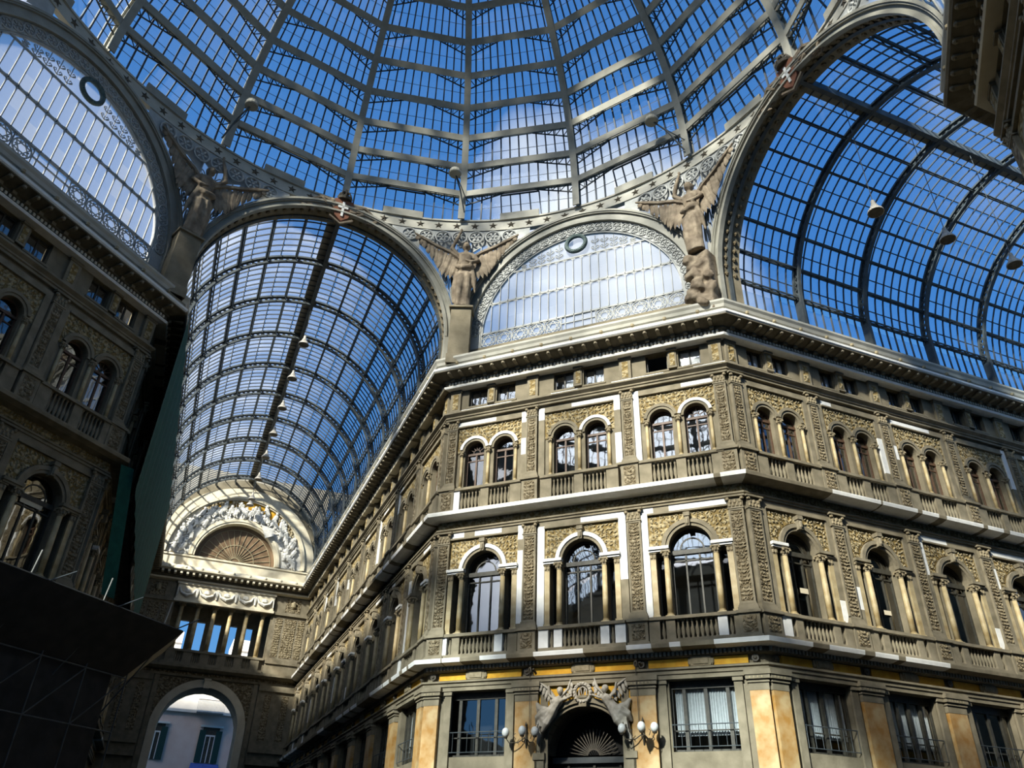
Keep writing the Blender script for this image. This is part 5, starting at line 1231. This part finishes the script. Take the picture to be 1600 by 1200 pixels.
# ------------------------------------------------------------------ street beyond the arch
t = thing('street_house', 'pinkish plaster house seen through the open arch of the end wall', 'house', E @ Matrix.Translation((0, 20, 0)))
link('wall', one([PINK, HOUSE], lambda b: (b.box(-12, 10, 0, 8, 0, 16.2, 0), b.box(-12, 10, .1, 8, 16.2, 22.6, 1), b.box(-12, 10, -.25, 0, 16.1, 16.4, 1))), t)
for x0 in (2.0, -3.6, 7.4):
    w = link('window', cached('hw', lambda: one([DARKF, HOUSE], lambda b: (b.box(-.85, .85, -.06, .0, 11.3, 14.8), b.box(-.5, -.42, -.12, 0, 11.3, 14.0, 1), b.box(.42, .5, -.12, 0, 11.3, 14.0, 1), b.box(-.05, .05, -.12, 0, 11.3, 14.0, 1), b.box(-.5, .5, -.12, 0, 13.9, 14.05, 1), b.box(-1.2, 1.2, -.2, 0, 14.8, 15.0, 1)))), t, Matrix.Translation((x0, 0, 0)))
    for sg in (-1, 1): link('shutter', cached('hs', lambda: one([SHUTTER], lambda b: b.box(-.32, .32, -.14, -.06, 11.3, 14.5))), w, Matrix.Translation((sg * .85, 0, 0)))
WHERE[0] = ''
b_ = thing('balcony', 'small iron balcony on the pale house beyond the open arch', 'balcony', E @ Matrix.Translation((1.4, 20, 16.3)))
link('slab', one([HOUSE], lambda b: b.box(-1.4, 1.4, -1.1, 0, -.15, 0)), b_)
link('railing', one([IRONDK], lambda b: ([b.box(-1.4 + .14 * q - .012, -1.4 + .14 * q + .012, -1.08, -1.05, 0, 1.1) for q in range(21)], b.box(-1.4, 1.4, -1.1, -1.04, 1.08, 1.13))), b_)
a_ = thing('street_awning', 'blue awning under the shuttered window beyond the open arch', 'awning', E @ Matrix.Translation((2.0, 20, 11.0)))
link('canopy', one([BLUE], lambda b: b.add([(-1.4, 0, .25), (1.4, 0, .25), (1.5, -1.2, -.4), (-1.5, -1.2, -.4)], [(0, 1, 2, 3)])), a_)
for x0, x1, zt, y, lab in ((-9, -3.2, 25.4, 24, 'white upper storey seen through the left gaps of the loggia'), (2.5, 6.5, 25.3, 24, 'white upper storey seen through the right gap of the loggia'), (-3.2, 2.5, 24.2, 40, 'distant white terrace house with red roof seen through the loggia')):
    t = thing('distant_house', lab, 'house', E @ Matrix.Translation((0, y, 0)))
    link('wall', one([HOUSE, PINK], lambda b: (b.box(x0, x1, 0, 6, 0, zt), b.box(x0, x1, -.2, 0, zt - 1.3, zt - 1.1, 1))), t)
    if y > 30: link('roof', one([REDTILE], lambda b: b.box(x0 + .5, x1 - .8, .2, 5, zt, zt + .5)), t)

# ------------------------------------------------------------------ scaffold on the dark left front
t = thing('scaffold', 'dark scaffold tower boarded in along the dark left front', 'scaffold', FLC)
def poles(b):
    for y in [-8 + 2 * q for q in range(10)]:
        for p in (.4, 1.7): b.tube([(y, -p, 0), (y, -p, 8.6)], .03, 6)
    for z in (2, 4, 6, 8):
        for p in (.4, 1.7): b.tube([(-8, -p, z), (10, -p, z)], .03, 6)
    for q in range(9): b.tube([(-8 + 2 * q, -1.72, 6), (-6 + 2 * q, -1.72, 8)], .025, 5)
link('poles', one([IRONDK], poles), t)
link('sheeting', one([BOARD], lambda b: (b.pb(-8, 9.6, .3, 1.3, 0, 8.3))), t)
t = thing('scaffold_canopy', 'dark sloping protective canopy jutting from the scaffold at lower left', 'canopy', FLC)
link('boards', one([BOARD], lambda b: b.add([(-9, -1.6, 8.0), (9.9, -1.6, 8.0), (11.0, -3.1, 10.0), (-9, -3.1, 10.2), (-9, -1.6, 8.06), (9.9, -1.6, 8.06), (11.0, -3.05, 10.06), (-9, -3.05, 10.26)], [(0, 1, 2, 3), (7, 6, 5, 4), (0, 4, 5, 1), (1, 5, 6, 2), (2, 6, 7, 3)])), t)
link('end_board', one([BOARDLIT], lambda b: b.add([(9.9, -1.55, 8.0), (11.0, -3.1, 10.0), (12.1, -1.2, 9.6), (11.2, -.2, 8.1)], [(0, 1, 2, 3)])), t)['label'] = 'canopy end board with sunlight painted into its pale colour'
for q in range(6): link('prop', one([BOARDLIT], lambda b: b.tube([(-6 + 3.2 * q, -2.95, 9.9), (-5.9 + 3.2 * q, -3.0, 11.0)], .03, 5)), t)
link('brace', one([IRONDK], lambda b: [b.tube([(-6 + 3.2 * q, -.4, 6.3), (-5.4 + 3.2 * q, -3.0, 10.0), (-4.6 + 3.2 * q, -3.4, 10.6)], .03, 5) for q in range(6)]), t)
n_ = thing('scaffold_net', 'tall dark green scaffold net hanging at the corner of the left arm', 'net', FLL)
def netm(b):
    for i in range(24):
        a, c = -.35 + 1.1 * i, -.35 + 1.1 * (i + 1); ya, yb = -1.42 + .05 * (i % 2), -1.42 + .05 * ((i + 1) % 2)
        b.add([(a, ya, 15.6), (c, yb, 15.6), (c, yb, 25.1), (a, ya, 25.1)], [(0, 1, 2, 3)])
link('mesh_sheet', one([NETTING], netm), n_)
n_ = thing('scaffold_net', 'narrow green net strip lower on the dark corner pier', 'net', FLC)
link('mesh_sheet', one([NETTING], lambda b: b.add([(7.3, -.9, 16.4), (8.0, -.9, 16.5), (9.0, -.9, 11.0), (8.3, -.9, 11.0)], [(0, 1, 2, 3)])), n_)

# small paper notices and shop sign
for (F, u, z, w, h, lab) in ((FR, 2.75, 12.2, .42, .22, 'small buff paper notice taped inside the first tall window of the right wing'), (FR, 7.2, 11.9, .4, .2, 'small buff paper notice taped inside the second tall window of the right wing'), (FLC, 4.85, 13.6, 1.0, .3, 'white paper sign in the tall window of the dark left front')):
    o = one([CREAM], lambda b: b.pb(-w / 2, w / 2, 0, .01, 0, h)); tag(link('paper_notice', o, None, F @ at(u, -.28, z)), lab, 'notice')

# ------------------------------------------------------------------ sun, sky, camera
sunv = Vector((SUN_X, -.98, .0)).normalized() * math.cos(math.radians(SUN_EL)) + Vector((0, 0, math.sin(math.radians(SUN_EL))))
sl = bpy.data.lights.new('sun', 'SUN'); sl.energy = SUN; sl.angle = math.radians(SUN_SIZE); sl.color = (1., .93, .80)
so = bpy.data.objects.new('sun', sl); col.objects.link(so); so.rotation_euler = sunv.to_track_quat('Z', 'Y').to_euler()
w = bpy.data.worlds.new('sky'); sc.world = w; w.use_nodes = True; nt = w.node_tree; N = nt.nodes; L = nt.links; N.clear()
out = N.new('ShaderNodeOutputWorld'); bg = N.new('ShaderNodeBackground'); L.new(bg.outputs[0], out.inputs[0])
tc = N.new('ShaderNodeTexCoord'); nrm = N.new('ShaderNodeVectorMath'); nrm.operation = 'NORMALIZE'; L.new(tc.outputs['Generated'], nrm.inputs[0])
sx = N.new('ShaderNodeSeparateXYZ'); L.new(nrm.outputs[0], sx.inputs[0])
gr = N.new('ShaderNodeValToRGB'); L.new(sx.outputs[2], gr.inputs[0]); e = gr.color_ramp.elements
e[0].position = .0; e[0].color = (.17, .42, .76, 1); e[1].position = .85; e[1].color = (.065, .235, .62, 1)
m_ = gr.color_ramp.elements.new(.35); m_.color = (.09, .325, .77, 1)
def clouds(vec, size, gain_dirs, base):
    nz = N.new('ShaderNodeTexNoise'); nz.inputs['Scale'].default_value = size; nz.inputs['Detail'].default_value = 6; nz.inputs['Roughness'].default_value = .55
    L.new(nrm.outputs[0], nz.inputs['Vector']); cur = nz.outputs['Fac']
    for d, c0, g in gain_dirs:
        dp = N.new('ShaderNodeVectorMath'); dp.operation = 'DOT_PRODUCT'; L.new(nrm.outputs[0], dp.inputs[0]); dp.inputs[1].default_value = Vector(d).normalized()
        mr = N.new('ShaderNodeMapRange'); mr.inputs['From Min'].default_value = c0; mr.inputs['From Max'].default_value = 1.; mr.inputs['To Max'].default_value = g; L.new(dp.outputs['Value'], mr.inputs['Value'])
        ad = N.new('ShaderNodeMath'); L.new(cur, ad.inputs[0]); L.new(mr.outputs[0], ad.inputs[1]); cur = ad.outputs[0]
    mr = N.new('ShaderNodeMapRange'); mr.inputs['From Min'].default_value = base; mr.inputs['From Max'].default_value = base + .22; L.new(cur, mr.inputs['Value']); return mr.outputs[0]
cl = clouds(None, 2.6, CLOUD_DIRS, .62)
mx = N.new('ShaderNodeMix'); mx.data_type = 'RGBA'; L.new(cl, mx.inputs['Factor']); L.new(gr.outputs[0], mx.inputs['A']); mx.inputs['B'].default_value = (1.1, 1.12, 1.15, 1)
dp = N.new('ShaderNodeVectorMath'); dp.operation = 'DOT_PRODUCT'; L.new(nrm.outputs[0], dp.inputs[0]); dp.inputs[1].default_value = sunv
gl = N.new('ShaderNodeMapRange'); gl.inputs['From Min'].default_value = .90; gl.inputs['From Max'].default_value = .985; gl.inputs['To Max'].default_value = 6.0; L.new(dp.outputs['Value'], gl.inputs['Value'])
ad = N.new('ShaderNodeMix'); ad.data_type = 'RGBA'; ad.blend_type = 'ADD'; ad.inputs['Factor'].default_value = 1.; L.new(mx.outputs['Result'], ad.inputs['A']); L.new(gl.outputs[0], ad.inputs['B'])
L.new(ad.outputs['Result'], bg.inputs[0]); bg.inputs[1].default_value = SKY

cam = bpy.data.cameras.new('camera'); co = bpy.data.objects.new('camera', cam); col.objects.link(co); sc.camera = co
cam.sensor_width = 36; cam.sensor_fit = 'HORIZONTAL'; cam.lens = CAM_F / 1600 * 36; cam.clip_end = 600; cam.clip_start = .05
cy, sy, cp, sp_, cr, sr_ = math.cos(CAM_YAW), math.sin(CAM_YAW), math.cos(CAM_PITCH), math.sin(CAM_PITCH), math.cos(CAM_ROLL), math.sin(CAM_ROLL)
f_ = Vector((-sy * cp, cy * cp, sp_)); r_ = Vector((cy, sy, 0)); u_ = r_.cross(f_)
X, Y = r_ * cr + u_ * sr_, u_ * cr - r_ * sr_
co.matrix_world = Matrix(((X.x, Y.x, -f_.x, CAM_X), (X.y, Y.y, -f_.y, CAM_Y), (X.z, Y.z, -f_.z, 1.6), (0, 0, 0, 1)))

sc.view_settings.view_transform = 'Standard'; sc.view_settings.look = 'None'; sc.view_settings.exposure = EXPOSURE; sc.view_settings.gamma = 1; sc.view_settings.use_curve_mapping = False
cy_ = sc.cycles; cy_.max_bounces = 6; cy_.diffuse_bounces = BOUNCES; cy_.glossy_bounces = 3; cy_.transmission_bounces = 4; cy_.transparent_max_bounces = 16; cy_.caustics_reflective = False; cy_.caustics_refractive = False; cy_.sample_clamp_indirect = 6; cy_.use_denoising = True
